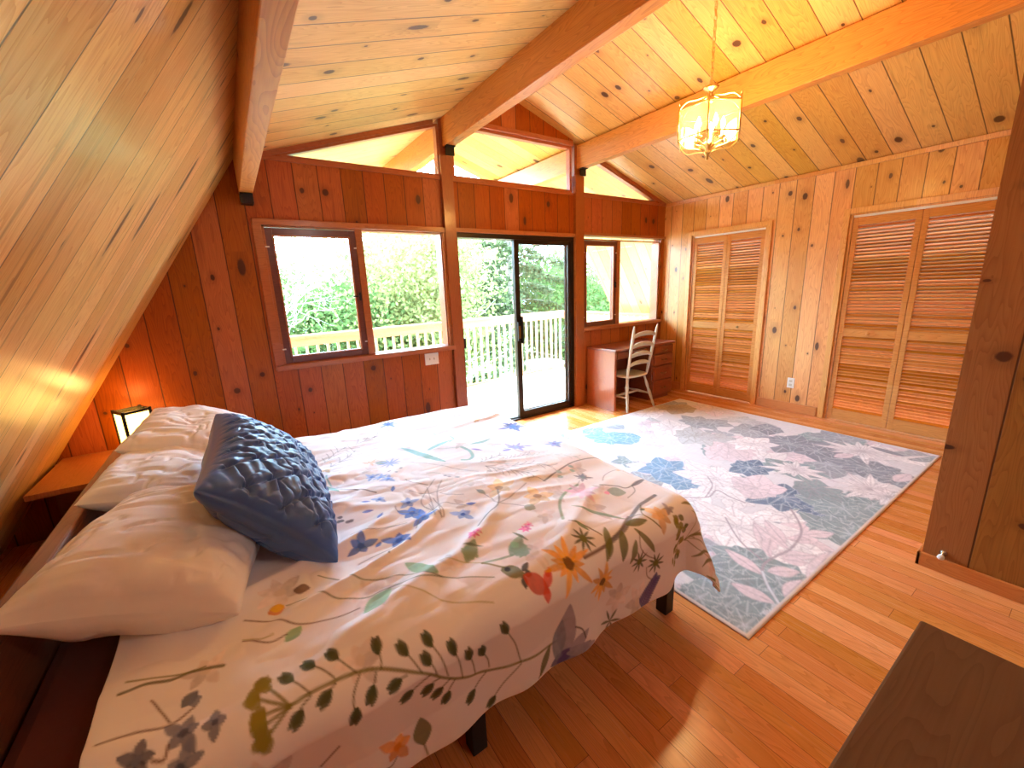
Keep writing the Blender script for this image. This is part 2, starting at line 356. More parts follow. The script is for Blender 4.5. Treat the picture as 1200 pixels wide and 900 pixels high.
# beam brackets
for xa,xb,z0 in ((-3.322,-3.214,2.73),(-1.65,-1.542,2.73)):
    m=MB(); m.box(xa+.008,xb-.008,-.058,-.046,z0,2.809,.003); m.box(xa+.008,xb-.008,-.085,-.05,2.801,2.809); o=m.build('beam_bracket',M['black'])
    tag(o,'dark metal bracket under the %s ceiling beam on its post'%('left central' if xa<-2 else 'right central'),'bracket')
m=MB(); m.box(-4.99,-4.908,-.10,-.002,2.19,2.26,.004); o=m.build('beam_bracket',M['black']); tag(o,'dark metal bracket under the low beam beside the sloped wall','bracket')
# trim rails on window wall
k=2
def trim(*boxes,mat='trimh'):
    global k
    m=MB()
    for b in boxes: m.box(*b,bev=.003)
    m.build('trim_%d'%k,M[mat],kind='structure'); k+=1
trim((-4.97,-3.367,-.014,.0,2.522,2.552)); trim((-3.248,-1.702,-.014,.0,2.522,2.552)); trim((-1.568,-.002,-.014,.0,2.522,2.552))
trim((-3.248,-1.702,-.035,0,2.065,2.105)); trim((-1.568,-.003,-.03,0,2.095,2.125))
trim((-3.22,-1.72,-.03,.02,3.03,3.075))
# upper slope trims along the roof over the clerestories
def strim(x0,x1,w,y0,y1):
    global k
    m=MB(); m.prism([(x0,roof(x0)-w),(x1,roof(x1)-w),(x1,roof(x1)),(x0,roof(x0))],'y',y0,y1); m.build('trim_%d'%k,M['trimh'],kind='structure'); k+=1
strim(-4.94,-3.40,.035,-.012,.05); strim(-1.55,-.01,.035,-.012,.05)

# ------------------------------------------------------------------ windows
def frame_rect(m,x0,x1,z0,z1,w,y0,y1,bev=.003):
    m.box(x0,x0+w,y0,y1,z0,z1,bev); m.box(x1-w,x1,y0,y1,z0,z1,bev); m.box(x0+w,x1-w,y0,y1,z0,z0+w,bev); m.box(x0+w,x1-w,y0,y1,z1-w,z1,bev)
def window(n,x0,x1,z0,z1,xm,latch=True,full=True):
    r=shell('window_%d'%n)
    m=MB(); w=.065
    m.box(x0-.005,x0+.055,-.022,.004,z0-.01,z1+.01,.004) if full else None
    m.box(x0,x1+.02,-.05,.004,z0-.012,z0+.03,.004)
    if full: m.box(x0,x1,-.03,.004,z1-.035,z1+.012,.004); m.box(x1-.03,x1,-.022,.004,z0,z1,.004)
    m.build('window_casing',M['trimh'],r)
    ix0=x0+(.055 if full else .01); ix1=x1-.03
    m=MB(); m.box(ix0,ix0+.02,.0,.12,z0+.03,z1-.03); m.box(ix1-.012,ix1,.0,.12,z0+.03,z1-.03); m.box(ix0,ix1,.0,.12,z1-.045,z1-.03); m.box(ix0,ix1,.0,.12,z0+.02,z0+.035)
    m.box(xm-.03,xm+.028,-.008,.11,z0+.03,z1-.03,.003)
    m.build('window_frame',M['trimh'],r)
    # casement sash left of the mullion
    s0,s1=ix0+.015,xm-.028; a,b=z0+.035,z1-.05
    m=MB(); frame_rect(m,s0,s1,a,b,.056,.005,.05); sash=m.build('casement_sash',M['sash'],r)
    m=MB(); frame_rect(m,s0+.05,s1-.05,a+.05,b-.05,.012,.0,.02,0); m.build('glazing_bead',M['trimh'],sash)
    m=MB(); m.box(s0+.05,s1-.05,.026,.031,a+.05,b-.05); m.build('pane',M['glass'],sash)
    m=MB(); m.box(xm+.026,ix1-.01,.05,.055,z0+.033,z1-.043); m.build('pane',M['glass'],r)
    m=MB(); m.box(s1-.03,s1-.012,-.012,.006,(a+b)/2-.05,(a+b)/2+.02,.002); m.tube([(s1-.03,-.01,(a+b)/2-.01),(s1-.05,-.035,(a+b)/2-.012),(s1-.085,-.04,(a+b)/2-.01)],.006,6); m.build('latch',M['black'],sash)
    m=MB()
    for zz in (a+.12,b-.14):
        for xx in (s0+.008,s1-.008): m.box(xx-.014,xx+.014,-.004,.006,zz-.005,zz+.005,.001)
    m.build('sash_clip',M['white'],sash)
window(1,-4.94,-3.362,.945,2.09,-4.165)
window(2,-1.57,-.07,.965,2.09,-.925,full=False)
def clere(n,pts,fw=.03):
    r=shell('window_%d'%n); c=(sum(p[0] for p in pts)/len(pts),sum(p[1] for p in pts)/len(pts))
    m=MB(); N=len(pts)
    # inset polygon by fw
    ins=[]
    for i in range(N):
        p0=Vector(pts[i-1]);p1=Vector(pts[i]);p2=Vector(pts[(i+1)%N])
        d1=(p1-p0).normalized(); d2=(p2-p1).normalized(); n1=Vector((-d1.y,d1.x)); n2=Vector((-d2.y,d2.x))
        bis=(n1+n2); s=fw/max(.2,(1+n1.dot(n2))); ins.append(p1+bis*s)
    for i in range(N):
        j=(i+1)%N; m.prism([tuple(pts[i]),tuple(pts[j]),tuple(ins[j]),tuple(ins[i])],'y',.0,.06)
    m.build('window_frame',M['trimh'],r)
    m=MB(); m.prism([tuple(q) for q in ins],'y',.035,.04); m.build('pane',M['glass'],r)
clere(3,[(-4.68,2.55),(-3.35,2.55),(-3.35,roof(-3.35)-.035),(-4.68,roof(-4.68)-.03)],.022)
clere(4,[(-3.235,2.55),(-1.72,2.55),(-1.72,3.035),(-3.235,3.035)])
clere(5,[(-1.565,2.55),(-.20,2.55),(-.20,roof(-.20)-.03),(-1.565,roof(-1.565)-.035)],.022)
m=MB(); m.prism([(-4.94,2.53),(-4.68,2.53),(-4.68,roof(-4.68)),(-4.94,roof(-4.94))],'y',0,WT); m.prism([(-.20,2.53),(0,2.53),(0,roof(0)),(-.20,roof(-.20))],'y',0,WT); m.build('wall_back',M['pine_back'],kind='structure')
# ------------------------------------------------------------------ sliding door, left leaf slid open behind the right one
r=shell('door_1')
m=MB(); m.box(-3.25,-3.225,-.005,.12,0,2.07); m.box(-1.735,-1.70,-.005,.12,0,2.07); m.box(-3.225,-1.735,-.005,.12,2.02,2.07); m.box(-3.225,-1.735,.0,.12,0,.018); m.box(-3.225,-1.735,.035,.045,.018,.03)
m.build('door_frame',M['bronze'],r)
def leaf(x0,x1,y0,y1,nm):
    m=MB(); m.box(x0,x0+.062,y0,y1,.02,2.02,.003); m.box(x1-.045,x1,y0,y1,.02,2.02,.003); m.box(x0+.06,x1-.045,y0,y1,.02,.095,.003); m.box(x0+.06,x1-.045,y0,y1,1.975,2.02,.003)
    o=m.build('door_leaf',M['bronze'],r); m=MB(); m.box(x0+.06,x1-.044,(y0+y1)/2-.003,(y0+y1)/2+.003,.09,1.98); m.build('pane',M['glass'],o); return o
lf=leaf(-2.55,-1.737,.005,.033,'a'); leaf(-2.53,-1.737,.055,.083,'b')
m=MB(); m.box(-2.545,-2.505,-.02,.006,.93,1.14,.004); m.box(-2.50,-2.485,-.035,.006,.90,1.20,.003); m.build('door_handle',M['black'],lf)
m=MB(); m.box(-2.538,-2.514,-.024,-.018,.96,1.10,.002); m.build('handle_plate',M['brasshw'],lf)
m=MB(); m.box(-3.252,-3.215,-.03,-.004,.93,1.03,.003); m.build('latch_strike',M['black'],r)

# ------------------------------------------------------------------ louvred closet doors
def closet(n,ya,yb,knobside):
    r=shell('door_%d'%n); w=.055
    m=MB(); m.box(-.022,.0,ya+.003,ya+w+.003,0,CZ+w,.004); m.box(-.022,.0,yb-w-.003,yb-.003,0,CZ+w,.004); m.box(-.022,.0,yb-.003,ya+.003,CZ,CZ+w,.004)
    m.box(0,.1,ya-.018,ya,0,CZ); m.box(0,.1,yb,yb+.018,0,CZ); m.box(0,.1,ya,yb,CZ-.012,CZ)
    m.build('door_casing',M['case'],r)
    m=MB(); m.box(.012,.045,ya-.02,yb+.02,CZ-.030,CZ-.012); m.build('door_track',M['white'],r)
    ym=(ya+yb)/2
    for i,(a,b) in enumerate(((ya-.022,ym+.002),(ym-.002,yb+.022))):
        m=MB(); st=.042; x0,x1=.008,.036; z0,z1=.012,CZ-.034
        m.box(x0,x1,a,a-st,z0,z1,.002); m.box(x0,x1,b+st,b,z0,z1,.002)
        for za,zb in ((z0,z0+.11),(.90,.975),(z1-.075,z1)): m.box(x0+.001,x1-.001,a-st,b+st,za,zb,.002)
        p=m.build('door_panel',M['louver'],r)
        for za,zb in ((z0+.11,.90),(.975,z1-.075)):
            m=MB(); cnt=int(round((zb-za)/.0315)); 
            for q in range(cnt):
                zc_=za+(q+.5)*(zb-za)/cnt; y0,y1=a-st,b+st
                hx,hz=.013,.0112
                # tilted slat, rounded front edge
                poly=[(.022-hx,zc_-hz),(.022-hx+.004,zc_-hz-.002),(.022+hx,zc_+hz-.004),(.022+hx,zc_+hz),(.022-hx,zc_-hz+.006)]
                b0=len(m.v); N=5
                vs=[(px,y0,pz) for px,pz in poly]+[(px,y1,pz) for px,pz in poly]
                m.add(vs,[list(range(N)),list(range(N,2*N))[::-1]]+[(j,N+j,N+(j+1)%N,(j+1)%N) for j in range(N)])
            m.build('louvers',M['slat'],p)
        if i==knobside:
            m=MB(); yk=(a+b)/2; m.lathe([(.006,0),(.006,.010),(.014,.016),(.017,.024),(.014,.031),(.004,.034)],(.008,yk,.937),16,(-1,0,0)); m.build('knob',M['louver'] if n==3 else M['brasshw'],p)
closet(2,*C1,1); closet(3,*C2,0)
# ------------------------------------------------------------------ desk
D=thing('desk','dark mahogany kneehole desk under the small window, drawers on its right','desk',(-.94,-.26,0))
x0,x1,y0,y1,H=-1.50,-.385,-.50,-.03,.755
m=MB(); m.box(x0-.012,x1+.012,y0-.015,y1,H-.028,H,.006); m.build('desktop',M['desk'],D)
m=MB(); m.box(x0,x0+.035,y0+.01,y1,0,H-.028,.003); m.build('side_panel',M['deskside'],D)
m=MB(); m.box(x0+.035,-.80,y1-.03,y1-.01,.12,H-.03); m.build('back_panel',M['desk'],D)
m=MB(); m.box(-.80,x1,y0+.02,y1,.06,H-.028,.003); m.box(-.79,x1-.01,y0+.05,y1-.02,0,.06); m.build('pedestal',M['desk'],D)
def drawer(a,b,z0,z1,kn=True):
    m=MB(); m.box(a,b,y0,y0+.02,z0,z1,.004); m.box(a+.02,b-.02,y0-.006,y0,z0+.018,z1-.018,.003); d=m.build('drawer',M['desk'],D)
    if kn:
        m=MB(); c=(a+b)/2; zc=(z0+z1)/2; m.tube([(c-.04,y0-.006,zc),(c-.038,y0-.028,zc-.004),(c,y0-.032,zc-.012),(c+.038,y0-.028,zc-.004),(c+.04,y0-.006,zc)],.004,6); m.lathe([(.009,0),(.009,.004)],(c-.04,y0-.006,zc),8,(0,-1,0)); m.lathe([(.009,0),(.009,.004)],(c+.04,y0-.006,zc),8,(0,-1,0)); m.build('drawer_pull',M['brasshw'],d)
drawer(-.79,x1-.01,.615,.715); drawer(-.79,x1-.01,.465,.605); drawer(-.79,x1-.01,.27,.455); drawer(-.79,x1-.01,.07,.26)
drawer(x0+.045,-.81,.635,.715)
# ------------------------------------------------------------------ ladder-back chair
Cc=thing('ladder_back_chair','cream painted ladder back wooden chair tucked against the desk','chair',(-1.19,-.42,0),math.radians(-2))
def W(x,y,z): return Cc.matrix_world@Vector((x,y,z))
sh=.435
# seat: rounded trapezoid slab
m=MB(); ol=[]
for i in range(40):
    a=2*PI*i/40; ca,sa=math.cos(a),math.sin(a); e=.45
    X=.205*math.copysign(abs(ca)**e,ca)*(1+.10*(sa)); Y=.19*math.copysign(abs(sa)**e,sa)
    ol.append((X,Y))
vs=[];fs=[]
lay=[(.90,sh-.034),(.985,sh-.026),(1,sh-.014),(.985,sh-.003),(.93,sh),(.55,sh-.006),(.0,sh-.010)]
for s_,z_ in lay: vs+=[W(a*s_,b*s_,z_) for a,b in ol]
for i in range(len(lay)-1):
    for j in range(40): fs.append((i*40+j,i*40+(j+1)%40,(i+1)*40+(j+1)%40,(i+1)*40+j))
fs.append(list(range(40))[::-1]); m.add(vs,fs,True); m.build('seat',M['cream'],Cc)
def turned(a,b,rs):
    a=Vector(a);b=Vector(b);n=len(rs); pts=[a.lerp(b,i/(n-1)) for i in range(n)]
    return [tuple(W(*q)) for q in pts],rs
leg_r=[.010,.013,.016,.012,.016,.019,.021,.019,.014,.018,.020,.017,.012,.013,.013]
for sx in (-1,1):
    for sy in (-1,1):
        m=MB(); m.tube(*turned((sx*.235,sy*.20-(.03 if sy<0 else -.01),.003),(sx*.150,sy*.13,sh-.03),leg_r),n=12); m.build('leg',M['cream'],Cc)
def legp(sx,sy,z):
    f_=z/(sh-.03); return Vector((sx*.235,sy*.20-(.03 if sy<0 else -.01),0)).lerp(Vector((sx*.150,sy*.13,0)),f_)
for sx in (-1,1):
    a=legp(sx,-1,.17);b=legp(sx,1,.17); m=MB(); m.tube(*turned((a.x,a.y,.17),(b.x,b.y,.17),[.009,.011,.015,.018,.015,.011,.009]),n=10); m.build('stretcher',M['cream'],Cc)
a=(legp(-1,-1,.17)+legp(-1,1,.17))/2; b=(legp(1,-1,.17)+legp(1,1,.17))/2
m=MB(); m.tube(*turned((a.x,a.y,.17),(b.x,b.y,.17),[.009,.011,.016,.019,.016,.011,.009]),n=10); m.build('stretcher',M['cream'],Cc)
pb=lambda sx,z:(sx*(.170+.028*(z-sh)/.6),-.155-.115*((z-sh)/.6)**1.0,z)
for sx in (-1,1):
    zs=[sh-.02+i*(1.035-sh+.02)/16 for i in range(17)]; rr=[.013,.015,.017,.018,.018,.017,.018,.018,.017,.018,.018,.017,.018,.018,.016,.012,.006]
    m=MB(); m.tube([tuple(W(*pb(sx,z))) for z in zs],rr,12); m.build('back_post',M['cream'],Cc)
for zc in (.575,.685,.80,.925):
    m=MB(); n=22; vs=[];fs=[]
    for i in range(n+1):
        q=-1+2*i/n; X=q*(.168+.028*(zc-sh)/.6); Y=-.155-.115*((zc-sh)/.6)-.020*(1-q*q)
        top=.020+.034*math.exp(-(q/.36)**2)-.010*math.cos(q*PI*2); bot=-.022+.022*math.exp(-(q/.33)**2)-.008*math.cos(q*PI*2)
        for dy in (-.006,.006): vs+=[W(X,Y+dy,zc+bot),W(X,Y+dy,zc+top)]
    for i in range(n):
        b=i*4; fs+=[(b,b+4,b+5,b+1),(b+2,b+3,b+7,b+6),(b+1,b+5,b+7,b+3),(b,b+2,b+6,b+4)]
    fs+=[(0,1,3,2),(n*4,n*4+2,n*4+3,n*4+1)]
    m.add(vs,fs,True); m.build('ladder_slat',M['cream'],Cc)
# ------------------------------------------------------------------ outlets, door stop
def plate(name,label,cat,loc,axis,gangs):
    T=thing(name,label,cat,loc)
    m=MB(); w=.036*gangs+.0; h=.058; X,Y,Z=loc
    if axis=='y': m.box(X-w,X+w,Y-.007,Y,Z-h,Z+h,.003)
    else: m.box(X-.007,X,Y-w,Y+w,Z-h,Z+h,.003)
    m.build('cover_plate',M['white'],T)
    for g_ in range(gangs):
        off=(g_-(gangs-1)/2)*.046
        if gangs==2:
            m=MB(); m.box(X+off-.005,X+off+.005,Y-.016,Y-.006,Z-.010,Z+.012,.002); m.build('toggle',M['cream'],T)
        else:
            for dz in (-.022,.022):
                m=MB(); m.box(X-.010,X-.006,Y-.016,Y+.016,Z+dz-.013,Z+dz+.013,.004); m.box(X-.0104,X-.0098,Y-.008,Y-.005,Z+dz-.006,Z+dz+.005); m.box(X-.0104,X-.0098,Y+.005,Y+.008,Z+dz-.006,Z+dz+.005); m.build('socket',M['cream'],T)
    return T
plate('light_switch','white double switch plate on the pine wall below the large window','switch',(-3.595,0,.862),'y',2)
plate('wall_outlet','white outlet plate low on the pine wall between the two closets','outlet',(0,-1.775,.335),'x',1)
T=thing('door_stop','small chrome door stop with white tip low on the near pine partition','door stop',(PX,-3.485,.10))
m=MB(); m.lathe([(.016,0),(.016,.004),(.007,.010),(.006,.045)],(PX,-3.485,.105),12,(-1,0,0)); m.build('stem',M['chrome'],T)
m=MB(); m.lathe([(.006,.045),(.013,.047),(.014,.058),(.010,.064)],(PX,-3.485,.105),12,(-1,0,0)); m.build('rubber_tip',M['rubber'],T)
# ------------------------------------------------------------------ chandelier
cx,cy=-2.40,-2.07; ztop=roof(cx)
CH=thing('chandelier','six sided brass and glass chandelier hanging on a chain, lit','chandelier',(cx,cy,2.3))
m=MB(); m.lathe([(.06,0),(.062,-.008),(.045,-.02),(.02,-.034),(.008,-.04)][::-1],(cx,cy,ztop-.004),20); m.build('ceiling_canopy',M['brass'],CH)
m=MB(); z=ztop-.036; i=0
while z>2.765:
    L_=.034; pts=[]
    for q in range(13):
        a=2*PI*q/12; u_,v_=.0095*math.cos(a),.019*math.sin(a)
        pts.append((cx+(u_ if i%2 else 0),cy+(0 if i%2 else u_),z-L_/2+v_))
    m.tube(pts,.0026,6,False); z-=.0285; i+=1
m.build('chain',M['brass'],CH)
zt=2.735
m=MB(); m.lathe([(.004,.03),(.008,.02),(.010,.005),(.034,-.005),(.048,-.018),(.040,-.028),(.020,-.036),(.012,-.05),(.010,-.07),(.022,-.085),(.030,-.095),(.012,-.11)][::-1],(cx,cy,zt),20); m.build('top_finial',M['brass'],CH)
R_=.205; zu,zl=2.585,2.415
m=MB(); m.tube([(cx,cy,2.64),(cx,cy,2.36)],.007,10); m.build('centre_stem',M['brass'],CH)
m=MB()
def hexp(k,r=R_): a=PI/6+k*PI/3; return (cx+r*math.cos(a),cy+r*math.sin(a))
for k_ in range(6):
    a=hexp(k_); b=hexp(k_+1)
    m.tube([(a[0],a[1],zl-.02),(a[0],a[1],zu+.03)],.0055,8)
    for zz in (zu,zl): m.tube([(a[0],a[1],zz),(b[0],b[1],zz)],.0045,8)
    m.lathe([(.002,.045),(.006,.036),(.004,.03)][::-1],(a[0],a[1],zu),8)
m.build('cage',M['brass'],CH)
for k_ in range(6):
    a=PI/6+k_*PI/3; m=MB(); pts=[]
    for q in range(13):
        t=q/12; rr=R_*(1-t)+.012*t; zz=zu+.085*math.sin(t*PI*.5)+.022*math.sin(t*PI*2)*(1-t); pts.append((cx+rr*math.cos(a),cy+rr*math.sin(a),zz))
    m.tube(pts,.0042,8); m.build('top_scroll',M['brass'],CH)
    m=MB(); pts=[]
    for q in range(15):
        t=q/14; rr=R_*(1-t)+.014*t; zz=zl-.075*math.sin(t*PI*.55)-.018*math.sin(t*PI*2)*(1-t*.5); pts.append((cx+rr*math.cos(a),cy+rr*math.sin(a),zz))
    m.tube(pts,.0042,8); m.build('bottom_scroll',M['brass'],CH)
    p,q_=hexp(k_,R_-.004),hexp(k_+1,R_-.004)
    m=MB(); m.add([(p[0],p[1],zl),(q_[0],q_[1],zl),(q_[0],q_[1],zu),(p[0],p[1],zu)],[(0,1,2,3)])
    ip,iq=hexp(k_,R_-.007),hexp(k_+1,R_-.007); m.add([(ip[0],ip[1],zl),(iq[0],iq[1],zl),(iq[0],iq[1],zu),(ip[0],ip[1],zu)],[(3,2,1,0)])
    m.build('glass_pane',M['lampglass'],CH)
m=MB(); m.lathe([(.003,-.125),(.010,-.118),(.006,-.10),(.016,-.09),(.022,-.075),(.012,-.06),(.036,-.045),(.040,-.03),(.020,-.015),(.010,0.0)],(cx,cy,2.415),20); m.build('bottom_finial',M['brass'],CH)
M['bulb']=emis('lit candle bulb',(1.,.66,.26),130.)
for k_ in range(5):
    a=2*PI*k_/5+.4; px,py=cx+.085*math.cos(a),cy+.085*math.sin(a)
    m=MB(); m.tube([(cx,cy,2.40),(cx+.04*math.cos(a),cy+.04*math.sin(a),2.385),(px,py,2.405),(px,py,2.42)],.005,8); m.lathe([(.006,0),(.022,.006),(.024,.012),(.010,.012)],(px,py,2.415),14); ar=m.build('candle_arm',M['brass'],CH)
    m=MB(); m.tube([(px,py,2.427),(px,py,2.475)],.0095,12); m.build('candle_sleeve',M['candle'],ar)
    m=MB(); m.lathe([(.006,0),(.012,.012),(.0145,.026),(.011,.044),(.005,.060),(.001,.068)],(px,py,2.475),12); m.build('bulb',M['bulb'],ar)
l=bpy.data.lights.new('chandelier_light','POINT'); l.energy=CH_W; l.color=CH_C; l.shadow_soft_size=.09
lo=bpy.data.objects.new('chandelier_light',l); lo.location=(cx,cy,2.52); COL.objects.link(lo)
# added flush fill light behind the viewpoint, put in to brighten pillows and sloped wall
fx,fy=-3.75,-5.15; fz=roof(fx)
CL=thing('added_fill_light','added round frosted flush fill light over the entry end of the room','fill light',(fx,fy,fz-.12))
m=MB(); m.lathe([(.001,-.035),(.17,-.033),(.18,-.02),(.175,0.03)],(fx,fy,fz),32); m.build('fill_pan',M['brass'],CL)
M['dome']=emis('added fill dome',(1.,.80,.58),3.)
m=MB(); m.lathe([(.001,-.11),(.06,-.105),(.11,-.088),(.145,-.06),(.16,-.036)],(fx,fy,fz),32); m.build('fill_dome',M['dome'],CL)
l=bpy.data.lights.new('added_fill_lamp','POINT'); l.energy=FILL_W; l.color=(1.,.93,.88); l.shadow_soft_size=.12
lo=bpy.data.objects.new('added_fill_lamp',l); lo.location=(fx,fy,fz-.26); COL.objects.link(lo)
# ------------------------------------------------------------------ bedside shelf and lantern
SHZ=.53
T=thing('bedside_shelf','reddish wood bedside shelf fitted between the sloped wall and the bed','shelf',(-6.0,-.40,0))
m=MB(); m.prism([(-6.255,-.003),(-5.70,-.003),(-5.70,-.66),(-6.255,-.66)],'z',SHZ-.03,SHZ); m.build('shelf_board',M['shelfw'],T)
m=MB(); m.prism([(-6.33,-.004),(-5.74,-.004),(-5.74,-.035),(-6.33,-.035)],'z',0.0,SHZ-.031); m.prism([(-5.765,-.036),(-5.74,-.036),(-5.74,-.62),(-5.765,-.62)],'z',0,SHZ-.031); m.build('shelf_support',M['bedwood'],T)
LT_=thing('lantern_lamp','black framed paper lantern lamp glowing yellow on the bedside shelf','lamp',(-5.835,-.16,SHZ),math.radians(28))
Mx=LT_.matrix_world.copy(); h=.30; w=.072
m=MB()
for sx in (-1,1):
    for sy in (-1,1): m.box(sx*w-.008,sx*w+.008,sy*w-.008,sy*w+.008,0,h,.002,Mx)
for zz in (.012,h-.016): 
    for s_ in (-1,1):
        m.box(-w,w,s_*w-.006,s_*w+.006,zz-.008,zz+.010,.001,Mx); m.box(s_*w-.006,s_*w+.006,-w,w,zz-.008,zz+.010,.001,Mx)
m.box(-w,w,-w,w,.004,.012,0,Mx); m.box(-w,w,-.006,.006,h-.022,h-.008,0,Mx)
m.build('lantern_frame',M['black'],LT_)
M['paper']=emis('glowing yellow paper',(1.,.60,.13),LN_E,(.9,.75,.4))
for k_ in range(4):
    m=MB(); Rk=Matrix.Rotation(k_*PI/2,4,'Z'); m.box(-w+.008,w-.008,w-.002,w+.001,.02,h-.026,0,Mx@Rk); m.build('paper_panel',M['paper'],LT_)
m=MB(); m.lathe([(.012,0),(.028,.03),(.030,.05),(.02,.07),(.004,.08)],Mx@Vector((0,0,.06)),14); m.build('bulb',M['paper'],LT_)
l=bpy.data.lights.new('lantern_light','POINT'); l.energy=LN_W; l.color=(1.,.50,.14); l.shadow_soft_size=.05
lo=bpy.data.objects.new('lantern_light',l); lo.location=Mx@Vector((0,0,h+.06)); COL.objects.link(lo)
# ------------------------------------------------------------------ dresser at the near right
T=thing('dresser','plain dark brown wooden dresser whose top fills the near right corner','dresser',(-4.42,-3.95,0))
dx0,dx1,dy0,dy1,dH=-4.86,-4.0,-4.18,-3.665,.75
m=MB(); m.box(dx0,dx1,dy0,dy1,dH-.03,dH,.005); m.build('dresser_top',M['dresser'],T)
m=MB(); m.box(dx0+.015,dx1-.015,dy0+.01,dy1-.02,.06,dH-.031,.003); m.box(dx0+.03,dx1-.03,dy0+.04,dy1-.05,0,.06); m.build('carcass',M['dresser'],T)
for z0_,z1_ in ((.08,.28),(.295,.495),(.51,.705)):
    m=MB(); m.box(dx0+.03,dx1-.03,dy1-.02,dy1-.002,z0_,z1_,.003); d_=m.build('drawer',M['dresser'],T)
    for xx in (dx0+.22,dx1-.22): m=MB(); m.lathe([(.006,0),(.006,.01),(.015,.018),(.012,.026),(.003,.028)],(xx,dy1-.002,(z0_+z1_)/2),12,(0,1,0)); m.build('knob',M['dresser'],d_)
# ------------------------------------------------------------------ bed
B=thing('bed','low wooden bed with red-brown headboard and dark legs under the floral duvet','bed',(-4.75,-1.93,0))
by0,by1=-2.82,-1.04
m=MB(); m.box(-5.79,-5.745,by0-.03,by1+.03,.12,.76,.006); m.build('headboard',M['bedwood'],B)
m=MB(); m.box(-5.795,-5.74,by0-.035,by1+.035,.76,.785,.008); m.build('headboard_cap',M['bedwood'],B)
for yy in (by0-.015,by1+.015):
    m=MB(); m.box(-5.745,-3.70,yy-.014,yy+.014,.20,.36,.004); m.build('side_rail',M['bedwood'],B)
m=MB(); m.box(-3.725,-3.70,by0-.03,by1+.03,.20,.34,.004); m.build('foot_rail',M['bedwood'],B)
for lx in (-5.77,-4.72,-3.70):
    for ly in (by0+.01,by1-.01):
        m=MB(); m.box(lx-.028,lx+.028,ly-.028,ly+.028,0,.205 if lx<-3.9 else .34,.004); m.build('leg',M['black'],B)
m=MB(); m.box(-5.74,-3.73,by0+.005,by1-.005,.205,.345); m.build('slat_base',M['bedwood'],B)
m=MB(); m.box(-5.735,-3.82,by0+.01,by1-.01,.347,.605,.04); 
for P in []: pass
mt=m.build('mattress',M['mattress'],B)
# ------------------------------------------------------------------ painted textiles
PAL={k:srgb(v) for k,v in dict(o1='7d7a3a',o2='5e5a30',o3='4f5530',o4='8f8428',o5='6d7038',g1='8fbf98',g2='5a6a50',g3='b7b48e',g4='8aa58c',br='6b4636',
 or1='e08a2c',or2='f0a64a',or3='efc08a',y1='f0c437',yl='f5ab22',yl2='f0b848',yb='6a4416',bg='6e748c',bgd='4b5068',pk='f04fb4',pk2='f7a6c8',pkw='f2cfe6',dk='2c2426',rd='d05038',rd2='e2553a',
 pu='5a4a8c',pu2='6a6494',sl='8c92aa',sl2='a4a0b8',gy='8d8c9c',gy2='6c6a74',gt='8aa0a0',gt2='9aa79a',t1='7fb9b6',t2='a3c2c4',b1='3f7fe6',b2='3a62c8',b3='8fb0f0',vi='8c84dc',pe='f6bfa0',pe2='f4d2b8',ye2='ecc48a',br2='a8764a').items()}
